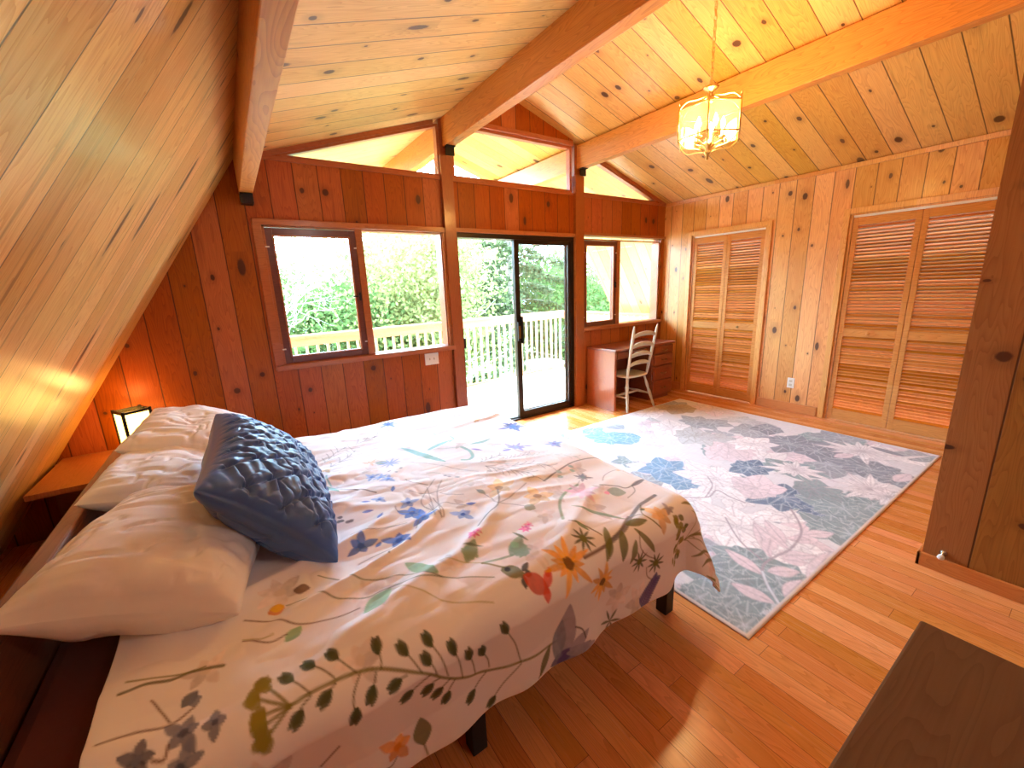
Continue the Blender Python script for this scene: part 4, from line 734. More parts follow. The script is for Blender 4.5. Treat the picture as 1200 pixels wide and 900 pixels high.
RES=.0037
cv=Canvas(LS,LT,RES,srgb('f4f2f8'))
OPS=json.loads('''[["S","o1",0.008,[[0.342,2.22],[0.39,2.214],[0.438,2.214],[0.492,2.22],[0.534,2.232],[0.594,2.262],[0.642,2.292],[0.708,2.34],[0.792,2.394],[0.876,2.424],[0.936,2.43],[1.02,2.448],[1.104,2.448]]],["S","o2",0.004,[[0.39,2.214],[0.372,2.19],[0.348,2.16]]],["H","o3",0.036,[[0.39,2.214],[0.348,2.16]]],["S","o2",0.004,[[0.444,2.208],[0.426,2.184],[0.396,2.154]]],["H","o3",0.036,[[0.444,2.208],[0.396,2.154]]],["S","o2",0.004,[[0.492,2.22],[0.474,2.196],[0.45,2.16]]],["H","o3",0.036,[[0.492,2.22],[0.45,2.16]]],["S","o2",0.004,[[0.546,2.238],[0.552,2.22],[0.552,2.19]]],["H","o3",0.036,[[0.546,2.238],[0.552,2.19]]],["S","o2",0.004,[[0.636,2.286],[0.624,2.256],[0.606,2.22]]],["H","o3",0.036,[[0.636,2.286],[0.606,2.22]]],["S","o2",0.004,[[0.702,2.328],[0.69,2.274],[0.672,2.226]]],["H","o3",0.036,[[0.702,2.328],[0.672,2.226]]],["S","o2",0.004,[[0.672,2.31],[0.666,2.286],[0.654,2.262]]],["H","o3",0.036,[[0.672,2.31],[0.654,2.262]]],["S","o2",0.004,[[0.744,2.364],[0.738,2.31],[0.726,2.268]]],["H","o3",0.036,[[0.744,2.364],[0.726,2.268]]],["S","o2",0.004,[[0.786,2.388],[0.78,2.346],[0.768,2.304]]],["H","o3",0.036,[[0.786,2.388],[0.768,2.304]]],["S","o2",0.004,[[0.834,2.4],[0.828,2.364],[0.81,2.322]]],["H","o3",0.036,[[0.834,2.4],[0.81,2.322]]],["S","o2",0.004,[[0.936,2.43],[0.918,2.358],[0.888,2.292]]],["H","o3",0.036,[[0.936,2.43],[0.888,2.292]]],["S","o2",0.004,[[0.39,2.22],[0.366,2.232],[0.354,2.25]]],["H","o3",0.036,[[0.39,2.22],[0.354,2.25]]],["S","o2",0.004,[[0.444,2.22],[0.426,2.226],[0.414,2.238]]],["H","o3",0.036,[[0.444,2.22],[0.414,2.238]]],["S","o2",0.004,[[0.498,2.226],[0.474,2.256],[0.468,2.298]]],["H","o3",0.036,[[0.498,2.226],[0.468,2.298]]],["S","o2",0.004,[[0.534,2.238],[0.522,2.256],[0.51,2.274]]],["H","o3",0.036,[[0.534,2.238],[0.51,2.274]]],["S","o2",0.004,[[0.6,2.274],[0.576,2.274],[0.564,2.28]]],["H","o3",0.036,[[0.6,2.274],[0.564,2.28]]],["S","o2",0.004,[[0.654,2.304],[0.618,2.316],[0.588,2.328]]],["H","o3",0.036,[[0.654,2.304],[0.588,2.328]]],["S","o2",0.004,[[0.678,2.322],[0.654,2.328],[0.642,2.34]]],["H","o3",0.036,[[0.678,2.322],[0.642,2.34]]],["S","o2",0.004,[[0.708,2.34],[0.684,2.352],[0.666,2.364]]],["H","o3",0.036,[[0.708,2.34],[0.666,2.364]]],["S","o2",0.004,[[0.72,2.352],[0.702,2.37],[0.69,2.394]]],["H","o3",0.036,[[0.72,2.352],[0.69,2.394]]],["S","o2",0.004,[[0.822,2.412],[0.786,2.43],[0.762,2.448]]],["H","o3",0.036,[[0.822,2.412],[0.762,2.448]]],["S","o2",0.004,[[0.936,2.436],[0.876,2.472],[0.828,2.514]]],["H","o3",0.036,[[0.936,2.436],[0.828,2.514]]],["S","o1",0.007,[[0.348,2.22],[0.324,2.184],[0.3,2.148]]],["B","o4",0.014,[[0.3,2.148]]],["B","o4",0.014,[[0.306,2.16]]],["B","o4",0.014,[[0.3,2.154]]],["B","o4",0.014,[[0.306,2.148]]],["S","o1",0.007,[[0.348,2.22],[0.312,2.196],[0.282,2.172]]],["B","o4",0.014,[[0.282,2.172]]],["B","o4",0.014,[[0.282,2.184]]],["B","o4",0.014,[[0.276,2.178]]],["B","o4",0.014,[[0.282,2.166]]],["S","o1",0.007,[[0.348,2.22],[0.318,2.214],[0.288,2.214]]],["B","o4",0.014,[[0.288,2.214]]],["B","o4",0.014,[[0.288,2.22]]],["B","o4",0.014,[[0.282,2.214]]],["B","o4",0.014,[[0.288,2.208]]],["S","o1",0.007,[[0.348,2.22],[0.318,2.226],[0.288,2.232]]],["B","o4",0.014,[[0.288,2.232]]],["B","o4",0.014,[[0.288,2.238]]],["B","o4",0.014,[[0.282,2.232]]],["B","o4",0.014,[[0.288,2.226]]],["S","o1",0.007,[[0.348,2.22],[0.318,2.238],[0.288,2.256]]],["B","o4",0.014,[[0.288,2.256]]],["B","o4",0.014,[[0.294,2.262]]],["B","o4",0.014,[[0.282,2.256]]],["B","o4",0.014,[[0.294,2.25]]],["S","o2",0.005,[[0.624,2.526],[0.618,2.496]]],["L","o5",0.05,[[0.618,2.496],[0.618,2.412]]],["F","or2",0.05,[[0.552,2.448]],5,"or1"],["S","br",0.004,[[0.498,2.472],[0.528,2.484],[0.546,2.472]]],["S","br",0.005,[[0.384,2.388],[0.426,2.352]]],["L","g1",0.06,[[0.552,2.094],[0.642,2.04]]],["L","g1",0.05,[[0.714,1.968],[0.78,2.076]]],["L","g1",0.035,[[0.36,2.058],[0.402,2.028]]],["L","or1",0.04,[[0.372,1.932],[0.33,1.938]]],["L","y1",0.03,[[0.372,1.932],[0.336,1.926]]],["L","br",0.04,[[0.402,1.878],[0.444,1.896]]],["S","g2",0.004,[[0.378,1.932],[0.426,1.938],[0.462,1.956],[0.57,2.028],[0.636,2.034],[0.786,2.088],[0.924,2.166]]],["S","g2",0.003,[[0.474,1.854],[0.588,1.962],[0.684,2.01],[0.786,2.088]]],["S","br",0.004,[[0.276,1.926],[0.33,1.968],[0.39,2.016],[0.486,2.052],[0.546,2.058]]],["S","br",0.004,[[0.27,1.998],[0.324,2.04],[0.366,2.034]]],["S","g3",0.003,[[0.636,2.04],[0.72,2.118],[0.774,2.178],[0.882,2.226]]],["S","br",0.005,[[0.018,2.124],[0.078,2.13],[0.132,2.142],[0.174,2.124]]],["F","bg",0.045,[[0.156,2.172]],5,"bgd"],["F","bg",0.032,[[0.21,2.184]],4,"bgd"],["L","bgd",0.03,[[0.15,2.112],[0.18,2.088]]],["L","bg",0.03,[[0.162,2.112],[0.186,2.106]]],["F","bg",0.04,[[0.15,2.226]],5,"bgd"],["F","bgd",0.04,[[0.084,2.184]],5,"bg"],["S","br",0.005,[[0.108,2.196],[0.126,2.202],[0.132,2.184]]],["S","o2",0.009,[[0.036,2.01],[0.078,2.01],[0.126,2.028],[0.168,2.028],[0.228,2.052]]],["S","o1",0.005,[[0.042,1.974],[0.09,1.998],[0.144,2.022],[0.192,2.028]]],["S","g3",0.004,[[0.27,1.992],[0.306,2.022],[0.336,2.022]]],["S","br",0.004,[[0.096,2.064],[0.132,2.136]]],["F","pk",0.028,[[0.96,1.968]],7,"pk2"],["F","pk2",0.022,[[0.984,1.962]],5,"pk"],["F","pk",0.028,[[1.14,2.034]],7,"pk2"],["F","pk2",0.022,[[1.164,2.022]],5,"pk"],["L","g4",0.045,[[0.882,2.064],[0.954,1.992]]],["L","g4",0.05,[[1.02,2.118],[1.104,2.058]]],["B","g4",0.028,[[1.062,2.1]]],["B","g4",0.028,[[1.062,2.118]]],["B","g4",0.028,[[0.912,2.034]]],["B","g1",0.014,[[1.062,2.082]]],["L","g2",0.012,[[1.092,2.022],[1.11,2.094]]],["L","g2",0.012,[[0.906,1.992],[0.966,2.028]]],["S","g4",0.01,[[0.924,2.094],[0.972,2.106],[1.026,2.118]]],["S","g3",0.004,[[0.804,2.016],[0.93,2.094]]],["S","o1",0.008,[[0.924,2.094],[0.972,2.148]]],["L","o5",0.05,[[0.96,2.148],[1.014,2.202]]],["L","dk",0.02,[[1.014,2.19],[1.05,2.172]]],["L","dk",0.022,[[1.008,2.202],[0.996,2.232]]],["B","dk",0.01,[[0.978,2.16]]],["B","dk",0.01,[[1.026,2.202]]],["L","rd",0.055,[[1.008,2.202],[1.068,2.268]]],["L","rd2",0.03,[[1.056,2.256],[1.104,2.214]]],["L","rd2",0.028,[[1.062,2.25],[1.05,2.292]]],["B","rd2",0.008,[[1.098,2.22]]],["B","rd2",0.008,[[1.086,2.226]]],["F","yl",0.092,[[1.176,2.226]],12,"yb"],["F","yl2",0.075,[[1.29,2.334]],10,"yb"],["S","br",0.011,[[1.542,2.166],[1.464,2.202],[1.392,2.22],[1.326,2.232],[1.242,2.232]]],["S","gy2",0.016,[[1.752,2.13],[1.686,2.136],[1.632,2.142],[1.536,2.178],[1.47,2.208],[1.374,2.226]]],["L","o5",0.03,[[1.386,2.214],[1.32,2.274]]],["L","o5",0.028,[[1.404,2.172],[1.338,2.262]]],["L","o5",0.036,[[1.452,2.208],[1.386,2.298]]],["L","o5",0.034,[[1.488,2.196],[1.59,2.214]]],["L","o5",0.026,[[1.506,2.22],[1.56,2.334]]],["L","o5",0.026,[[1.482,2.256],[1.422,2.322]]],["S","o2",0.004,[[1.422,2.07],[1.464,2.118],[1.518,2.172],[1.59,2.184],[1.62,2.25]]],["S","br",0.004,[[1.29,2.1],[1.326,2.136],[1.362,2.196]]],["L","g2",0.016,[[1.308,2.112],[1.332,2.166]]],["K","o3",0.045,[[1.284,2.184]],9],["B","o5",0.014,[[1.284,2.184]]],["K","o3",0.045,[[1.476,2.334]],9],["B","o5",0.014,[[1.476,2.334]]],["K","o3",0.045,[[1.566,2.382]],9],["B","o5",0.014,[[1.566,2.382]]],["S","br",0.004,[[1.518,2.382],[1.524,2.424],[1.548,2.448]]],["S","br",0.004,[[1.518,2.238],[1.488,2.286],[1.524,2.334],[1.566,2.364]]],["V","pu",0.07,[[1.482,2.526],[1.566,2.448]]],["L","o5",0.03,[[1.002,2.526],[1.056,2.448]]],["S","o2",0.005,[[0.996,2.526],[1.02,2.502]]],["L","sl2",0.07,[[1.104,2.514],[1.134,2.334]]],["L","pu2",0.05,[[1.074,2.526],[1.212,2.508]]],["L","pu",0.04,[[1.05,2.526],[1.152,2.496]]],["L","sl",0.05,[[1.074,2.514],[1.104,2.382]]],["L","sl2",0.04,[[1.122,2.502],[1.206,2.46]]],["S","dk",0.005,[[1.152,2.43],[1.176,2.448],[1.188,2.484]]],["L","sl2",0.04,[[1.11,2.508],[1.236,2.526]]],["K","o3",0.05,[[1.326,2.514]],6],["L","o1",0.016,[[1.848,2.178],[1.884,2.244]]],["L","o1",0.016,[[1.872,2.196],[1.89,2.25]]],["L","o1",0.016,[[1.878,2.208],[1.89,2.238]]],["L","o1",0.016,[[1.884,2.232],[1.89,2.262]]],["L","o1",0.016,[[1.8,2.22],[1.89,2.232]]],["L","o1",0.016,[[1.998,2.316],[1.83,2.256]]],["L","o1",0.016,[[1.956,2.292],[2.046,2.334]]],["L","o1",0.016,[[2.046,2.334],[1.968,2.292]]],["L","o1",0.016,[[2.022,2.322],[2.094,2.352]]],["L","o1",0.016,[[2.082,2.346],[2.004,2.316]]],["L","o1",0.016,[[1.8,2.37],[2.028,2.322]]],["L","o1",0.016,[[2.028,2.322],[2.07,2.34]]],["L","o1",0.016,[[2.076,2.352],[2.16,2.388]]],["L","o1",0.016,[[2.118,2.364],[2.076,2.346]]],["L","o1",0.016,[[1.836,2.466],[2.112,2.364]]],["L","o1",0.016,[[1.914,2.496],[2.154,2.382]]],["L","o1",0.016,[[2.118,2.46],[2.268,2.442]]],["L","o1",0.016,[[1.974,2.526],[2.28,2.502]]],["L","o1",0.016,[[2.184,2.52],[2.28,2.526]]],["S","o1",0.004,[[1.782,2.382],[1.842,2.298],[1.884,2.232]]],["S","o1",0.004,[[1.782,2.382],[1.914,2.322],[1.932,2.28]]],["S","o1",0.004,[[1.782,2.382],[1.968,2.334],[2.01,2.316]]],["S","o1",0.004,[[1.782,2.382],[1.98,2.376],[2.106,2.358]]],["S","o1",0.004,[[1.782,2.382],[1.896,2.424],[2.1,2.418]]],["S","o1",0.004,[[1.782,2.382],[1.806,2.37],[1.848,2.376]]],["B","o5",0.013,[[1.752,2.262]]],["B","o4",0.013,[[1.758,2.304]]],["B","o4",0.013,[[1.716,2.262]]],["B","o5",0.013,[[1.758,2.322]]],["B","o4",0.013,[[1.734,2.286]]],["B","o4",0.013,[[1.716,2.316]]],["B","o5",0.013,[[1.764,2.304]]],["B","o4",0.013,[[1.704,2.328]]],["B","o4",0.013,[[1.746,2.31]]],["B","o5",0.013,[[1.74,2.358]]],["B","o4",0.013,[[1.704,2.31]]],["B","o4",0.013,[[1.764,2.376]]],["B","o5",0.013,[[1.716,2.334]]],["B","o4",0.013,[[1.722,2.376]]],["B","o4",0.013,[[1.758,2.364]]],["B","o5",0.013,[[1.698,2.382]]],["B","o4",0.013,[[1.752,2.376]]],["B","o4",0.013,[[1.728,2.406]]],["B","o5",0.013,[[1.704,2.376]]],["B","o4",0.013,[[1.758,2.436]]],["B","o4",0.013,[[1.704,2.394]]],["B","o5",0.013,[[1.728,2.436]]],["B","o4",0.013,[[1.746,2.424]]],["B","o4",0.013,[[1.692,2.436]]],["B","o5",0.013,[[1.752,2.448]]],["B","o4",0.013,[[1.716,2.46]]],["B","o4",0.014,[[1.722,2.256]]],["B","o4",0.014,[[1.71,2.274]]],["B","o4",0.014,[[1.716,2.298]]],["F","or3",0.07,[[1.662,2.22]],6,"or3"],["F","sl2",0.03,[[1.722,2.214]],5,"sl2"],["F","b1",0.07,[[1.128,0.504]],9,"b2"],["L","t1",0.05,[[1.14,1.368],[1.038,0.996]]],["L","t1",0.045,[[1.14,1.134],[1.302,1.098]]],["S","t1",0.012,[[1.278,1.128],[1.326,1.08],[1.338,1.008]]],["S","t1",0.018,[[1.29,1.248],[1.302,1.308],[1.284,1.38],[1.248,1.41],[1.218,1.392]]],["L","t1",0.03,[[1.35,1.224],[1.518,1.17]]],["S","t2",0.004,[[1.14,1.134],[1.284,1.242],[1.362,1.236],[1.53,1.332]]],["L","vi",0.02,[[1.32,1.296],[1.362,1.344]]],["F","b2",0.1,[[1.752,1.05]],10,"b1"],["F","vi",0.09,[[1.56,1.368]],10,"b3"],["L","vi",0.03,[[1.452,1.404],[1.512,1.398]]],["F","pe",0.055,[[0.84,1.11]],9,"pe2"],["L","gt",0.05,[[0.864,1.128],[0.912,1.176]]],["K","b3",0.06,[[0.918,1.188]],10],["F","b3",0.04,[[0.798,1.296]],6,"b1"],["F","b3",0.04,[[0.828,1.332]],6,"b1"],["F","b3",0.04,[[0.852,1.374]],6,"b1"],["F","b3",0.035,[[0.762,1.536]],5,"b2"],["F","b3",0.045,[[0.852,1.626]],5,"b2"],["F","b1",0.06,[[0.84,1.698]],5,"b2"],["F","b1",0.055,[[0.864,1.752]],5,"b2"],["F","b3",0.05,[[0.996,1.824]],5,"b2"],["F","b1",0.06,[[0.744,1.818]],5,"b2"],["F","b1",0.055,[[0.624,1.776]],5,"b2"],["L","b2",0.018,[[0.678,1.59],[0.72,1.602]]],["L","b2",0.018,[[0.714,1.674],[0.744,1.638]]],["L","b2",0.018,[[1.038,1.77],[1.074,1.788]]],["L","b2",0.018,[[0.828,1.5],[0.846,1.464]]],["L","b2",0.018,[[0.666,1.806],[0.69,1.788]]],["L","b2",0.018,[[0.696,1.512],[0.726,1.536]]],["S","gy",0.004,[[0.594,1.86],[0.654,1.848],[0.744,1.842],[0.804,1.836]]],["S","gy2",0.006,[[0.684,1.902],[0.696,1.866],[0.738,1.854],[0.792,1.836]]],["S","gy",0.003,[[0.606,1.716],[0.684,1.728],[0.798,1.752]]],["S","gy",0.004,[[0.918,1.728],[0.942,1.632],[0.96,1.56]]],["S","gy",0.004,[[0.912,1.734],[0.894,1.662],[0.936,1.596],[1.02,1.512]]],["S","gy",0.004,[[0.918,1.8],[0.978,1.626],[1.038,1.542]]],["S","gy",0.004,[[0.888,1.542],[0.93,1.596],[0.984,1.614],[1.08,1.596]]],["S","gy",0.004,[[0.912,1.734],[0.966,1.716],[1.032,1.776]]],["S","gy",0.004,[[0.798,1.626],[0.798,1.662],[0.846,1.692]]],["S","gy",0.004,[[0.912,1.428],[0.93,1.494],[0.972,1.542]]],["S","gy",0.004,[[0.918,1.74],[0.924,1.8],[0.942,1.758],[0.948,1.656]]],["S","gy",0.004,[[0.816,1.8],[0.852,1.752],[0.918,1.728]]],["S","gy",0.004,[[0.99,1.632],[1.014,1.674],[1.062,1.704]]],["S","gy",0.004,[[0.918,1.68],[0.912,1.734],[0.9,1.782]]],["F","ye2",0.085,[[1.212,1.746]],5,"br2"],["F","ye2",0.085,[[1.308,1.89]],5,"br2"],["S","gy2",0.006,[[1.002,1.932],[1.062,1.896],[1.14,1.854],[1.2,1.752]]],["S","gy",0.004,[[1.14,1.854],[1.218,1.83],[1.332,1.776]]],["S","gy",0.004,[[1.122,1.704],[1.14,1.776],[1.14,1.848],[1.188,1.878],[1.224,1.926]]],["L","gt",0.025,[[1.122,1.71],[1.14,1.752]]],["L","gt2",0.045,[[1.218,1.92],[1.242,1.962]]],["S","gy",0.004,[[0.66,0.924],[0.768,0.792],[1.008,0.696]]],["R","gy",0.004,[[0.66,0.924],[0.768,0.792],[1.008,0.696]],8,0.09],["S","gy",0.004,[[0.672,1.02],[0.786,0.912],[0.834,0.834]]],["R","gy",0.004,[[0.672,1.02],[0.786,0.912],[0.834,0.834]],5,0.08],["S","t2",0.003,[[1.176,0.774],[1.332,0.924],[1.566,0.93]]],["R","t2",0.003,[[1.176,0.774],[1.332,0.924],[1.566,0.93]],9,0.06],["S","gy",0.003,[[1.272,1.53],[1.338,1.632],[1.398,1.71]]],["R","gy",0.003,[[1.272,1.53],[1.338,1.632],[1.398,1.71]],8,0.06],["S","gy2",0.004,[[1.272,1.482],[1.32,1.47],[1.416,1.452]]],["R","gy2",0.004,[[1.272,1.482],[1.32,1.47],[1.416,1.452]],4,0.05],["S","gy",0.003,[[1.386,1.524],[1.458,1.518],[1.53,1.524]]],["R","gy",0.003,[[1.386,1.524],[1.458,1.518],[1.53,1.524]],6,0.05],["S","t2",0.004,[[1.044,0.636],[1.248,0.642],[1.506,0.666]]],["S","t2",0.003,[[1.314,0.528],[1.446,0.678],[1.602,0.63]]],["R","t2",0.003,[[1.314,0.528],[1.446,0.678],[1.602,0.63]],7,0.05],["S","t1",0.008,[[0.63,1.152],[0.618,1.218],[0.624,1.296]]],["S","gy2",0.008,[[0.594,1.284],[0.714,1.404],[0.768,1.47]]],["L","t1",0.03,[[0.594,1.284],[0.642,1.374]]],["F","ye2",0.04,[[0.642,1.074]],5,"gt"],["S","gt",0.004,[[1.014,1.434],[1.068,1.464]]],["B","gy",0.008,[[1.074,1.5]]],["B","gy",0.008,[[1.086,1.518]]],["B","gy",0.008,[[1.11,1.542]]],["B","gy",0.008,[[1.116,1.548]]],["B","gy",0.008,[[0.882,1.296]]],["B","gy",0.008,[[0.906,1.326]]],["B","gy",0.008,[[0.936,1.302]]],["F","pe",0.03,[[1.446,0.546]],5,"ye2"],["F","ye2",0.03,[[1.62,0.816]],5,"pe"],["S","t2",0.003,[[1.338,1.128],[1.512,0.984],[1.62,0.966]]],["S","gy",0.003,[[0.906,1.164],[1.056,1.326],[1.218,1.554]]],["S","t2",0.003,[[1.11,1.38],[1.218,1.44],[1.446,1.632]]],["B","gy2",0.009,[[0.564,1.59]]],["B","gy2",0.009,[[0.57,1.59]]],["B","gy2",0.009,[[0.588,1.602]]],["B","gy2",0.009,[[0.6,1.602]]],["B","gy2",0.009,[[0.618,1.62]]],["B","gy2",0.009,[[0.63,1.62]]],["B","gy2",0.009,[[0.6,1.578]]],["F","b3",0.06,[[1.752,1.464]],7,"vi"],["F","b1",0.035,[[1.746,1.092]],5,"b3"],["F","vi",0.05,[[1.554,1.392]],7,"b3"],["S","gy2",0.008,[[1.416,1.794],[1.524,1.758],[1.662,1.716],[1.794,1.71],[1.848,1.728]]],["S","gy",0.004,[[1.356,1.752],[1.404,1.764],[1.422,1.8]]],["B","t2",0.012,[[1.53,1.764]]],["B","t2",0.012,[[1.512,1.794]]],["B","t2",0.012,[[1.62,1.746]]],["B","t2",0.012,[[1.602,1.776]]],["F","gy",0.045,[[1.602,1.848]],8,"gt"],["S","gy",0.004,[[1.566,1.866],[1.518,1.896]]],["L","gt2",0.07,[[1.608,1.992],[1.668,2.046]]],["B","pk2",0.012,[[1.596,2.004]]],["S","gy2",0.007,[[1.614,1.944],[1.674,1.986],[1.71,2.022],[1.854,1.992]]],["L","gy2",0.025,[[1.728,2.022],[1.854,1.998]]],["S","gy2",0.004,[[1.74,2.016],[1.71,2.058],[1.644,2.076]]],["S","g4",0.012,[[1.53,1.89],[1.428,1.92],[1.344,1.986],[1.284,2.076]]],["L","g4",0.022,[[1.518,2.172],[1.38,2.016]]],["S","gy",0.004,[[1.656,1.92],[1.716,1.878],[1.812,1.86],[1.842,1.926]]],["B","pe2",0.01,[[1.818,1.866]]],["B","pe2",0.01,[[1.854,1.878]]],["S","t2",0.003,[[1.5,1.542],[1.596,1.566],[1.728,1.68]]],["R","t2",0.003,[[1.5,1.542],[1.596,1.566],[1.728,1.68]],8,0.05],["S","gy",0.003,[[1.374,1.602],[1.458,1.632],[1.536,1.71]]],["R","gy",0.003,[[1.374,1.602],[1.458,1.632],[1.536,1.71]],5,0.06],["F","pkw",0.09,[[1.5,1.944]],8,"pkw"],["S","o2",0.004,[[1.296,2.112],[1.338,2.148],[1.362,2.196]]],["L","g4",0.018,[[1.308,2.118],[1.332,2.16]]],["B","o3",0.01,[[1.626,2.166]]],["S","o2",0.005,[[1.644,2.142],[1.602,2.184],[1.608,2.22],[1.62,2.256]]]]''')
# faint ghost blooms of the print first
rg=np.random.RandomState(5)
for k_ in range(60):
    c=(rg.rand()*LS,rg.rand()*LT); cv.flower(c,.05+.05*rg.rand(),6,srgb([.90,.86,.87]),srgb([.89,.84,.82]),rg.rand()*6)
paint(cv,OPS)
# the same sprigs carried on over the far head corner and far drop, where the photo shows little
for k_ in range(34):
    c=np.array((rg.rand()*LS,rg.rand()*.30)); key=['b3','pe','t1','vi','ye2'][k_%5]
    cv.flower(c,.03+.025*rg.rand(),6,PAL[key],PAL['gy']); e=c+rg.randn(2)*.07; cv.line([c,(c+e)/2+.01,e],.004,PAL['gy'],.7)
SS,TT=np.meshgrid(np.arange(cv.n)*RES,np.arange(cv.m)*RES,indexing='ij')
bxx,byy,bzz=base(SS,TT)
xx_=X0+SS; yy_=YF+OF-TT
ex=np.clip(xx_-XF,0,1); ey=np.clip(YN-yy_,0,1); ef=np.clip(yy_-YF,0,1); ov=np.hypot(ex,ey+ef); onTop=np.clip(1-ov/.06,0,1)
# broad puffs and tension wrinkles on top
wz=.016*(vnoise(SS*3.1+3,TT*3.3,11)-.5)*2+.008*(vnoise(SS*7,TT*6,12)-.5)*2
ph=TT*1.0+.38*SS+.22*vnoise(SS*1.6,TT*1.8,13)
fold=np.exp(-((np.mod(ph*4.3,1)-.5)/.13)**2)*vnoise(SS*2.2+9,TT*2.6,14)**2
fold2=np.exp(-((np.mod((TT-.25*SS+.3*vnoise(SS*2,TT*2,15))*6.1,1)-.5)/.16)**2)*vnoise(SS*2.9+2,TT*2.1,16)**2
hd=np.exp(-((SS-.55)/.5)**2)
crn=np.abs(vnoise(SS*14+3*vnoise(SS*5,TT*5,21),TT*26,22)-.5)*2
wz+= .024*fold*(.5+1.1*hd)+.018*fold2*(.5+.8*hd)+.004*crn*(.4+hd)
bzz=bzz+wz*(.35+.65*onTop)
# hanging folds
dn=np.clip((ey-.05)/.25,0,1)
byy=byy-dn*(.011*np.sin(SS*9+2.2*np.sin(SS*4))+.008*np.sin(SS*27+1)+.02*(vnoise(SS*5,TT*2,18)-.5))
dx_=np.clip((ex-.05)/.3,0,1); bxx=bxx+dx_*(.018*np.sin(TT*10+2*np.sin(TT*3.7))+.008*np.sin(TT*29))
df=np.clip((ef-.05)/.25,0,1); byy=byy+df*.022*np.sin(SS*14)
byy=byy-.022*np.clip(1-np.abs(ey-.14)/.12,0,1)*(.6+.6*vnoise(SS*4,TT*0,19))
P=np.stack([bxx,byy,bzz],-1)
P2=P.copy()
gx=np.gradient(P,axis=0); gy=np.gradient(P,axis=1); nr=np.cross(gx,gy); nr/=np.linalg.norm(nr,axis=-1,keepdims=True)+1e-9
if nr[cv.n//2,cv.m//2,2]>0: P2=P-nr*.010
else: P2=P+nr*.010
# thin rolled hem instead of a knife edge
M['duvet']=vcol('printed cotton duvet',.75,.3,700.,.12,.15)
du=grid_mesh('duvet',P if nr[cv.n//2,cv.m//2,2]>0 else P,M['duvet'],None,cv.c,P2)
tag(du,'white duvet printed with watercolour wildflowers, spread over the bed','duvet')
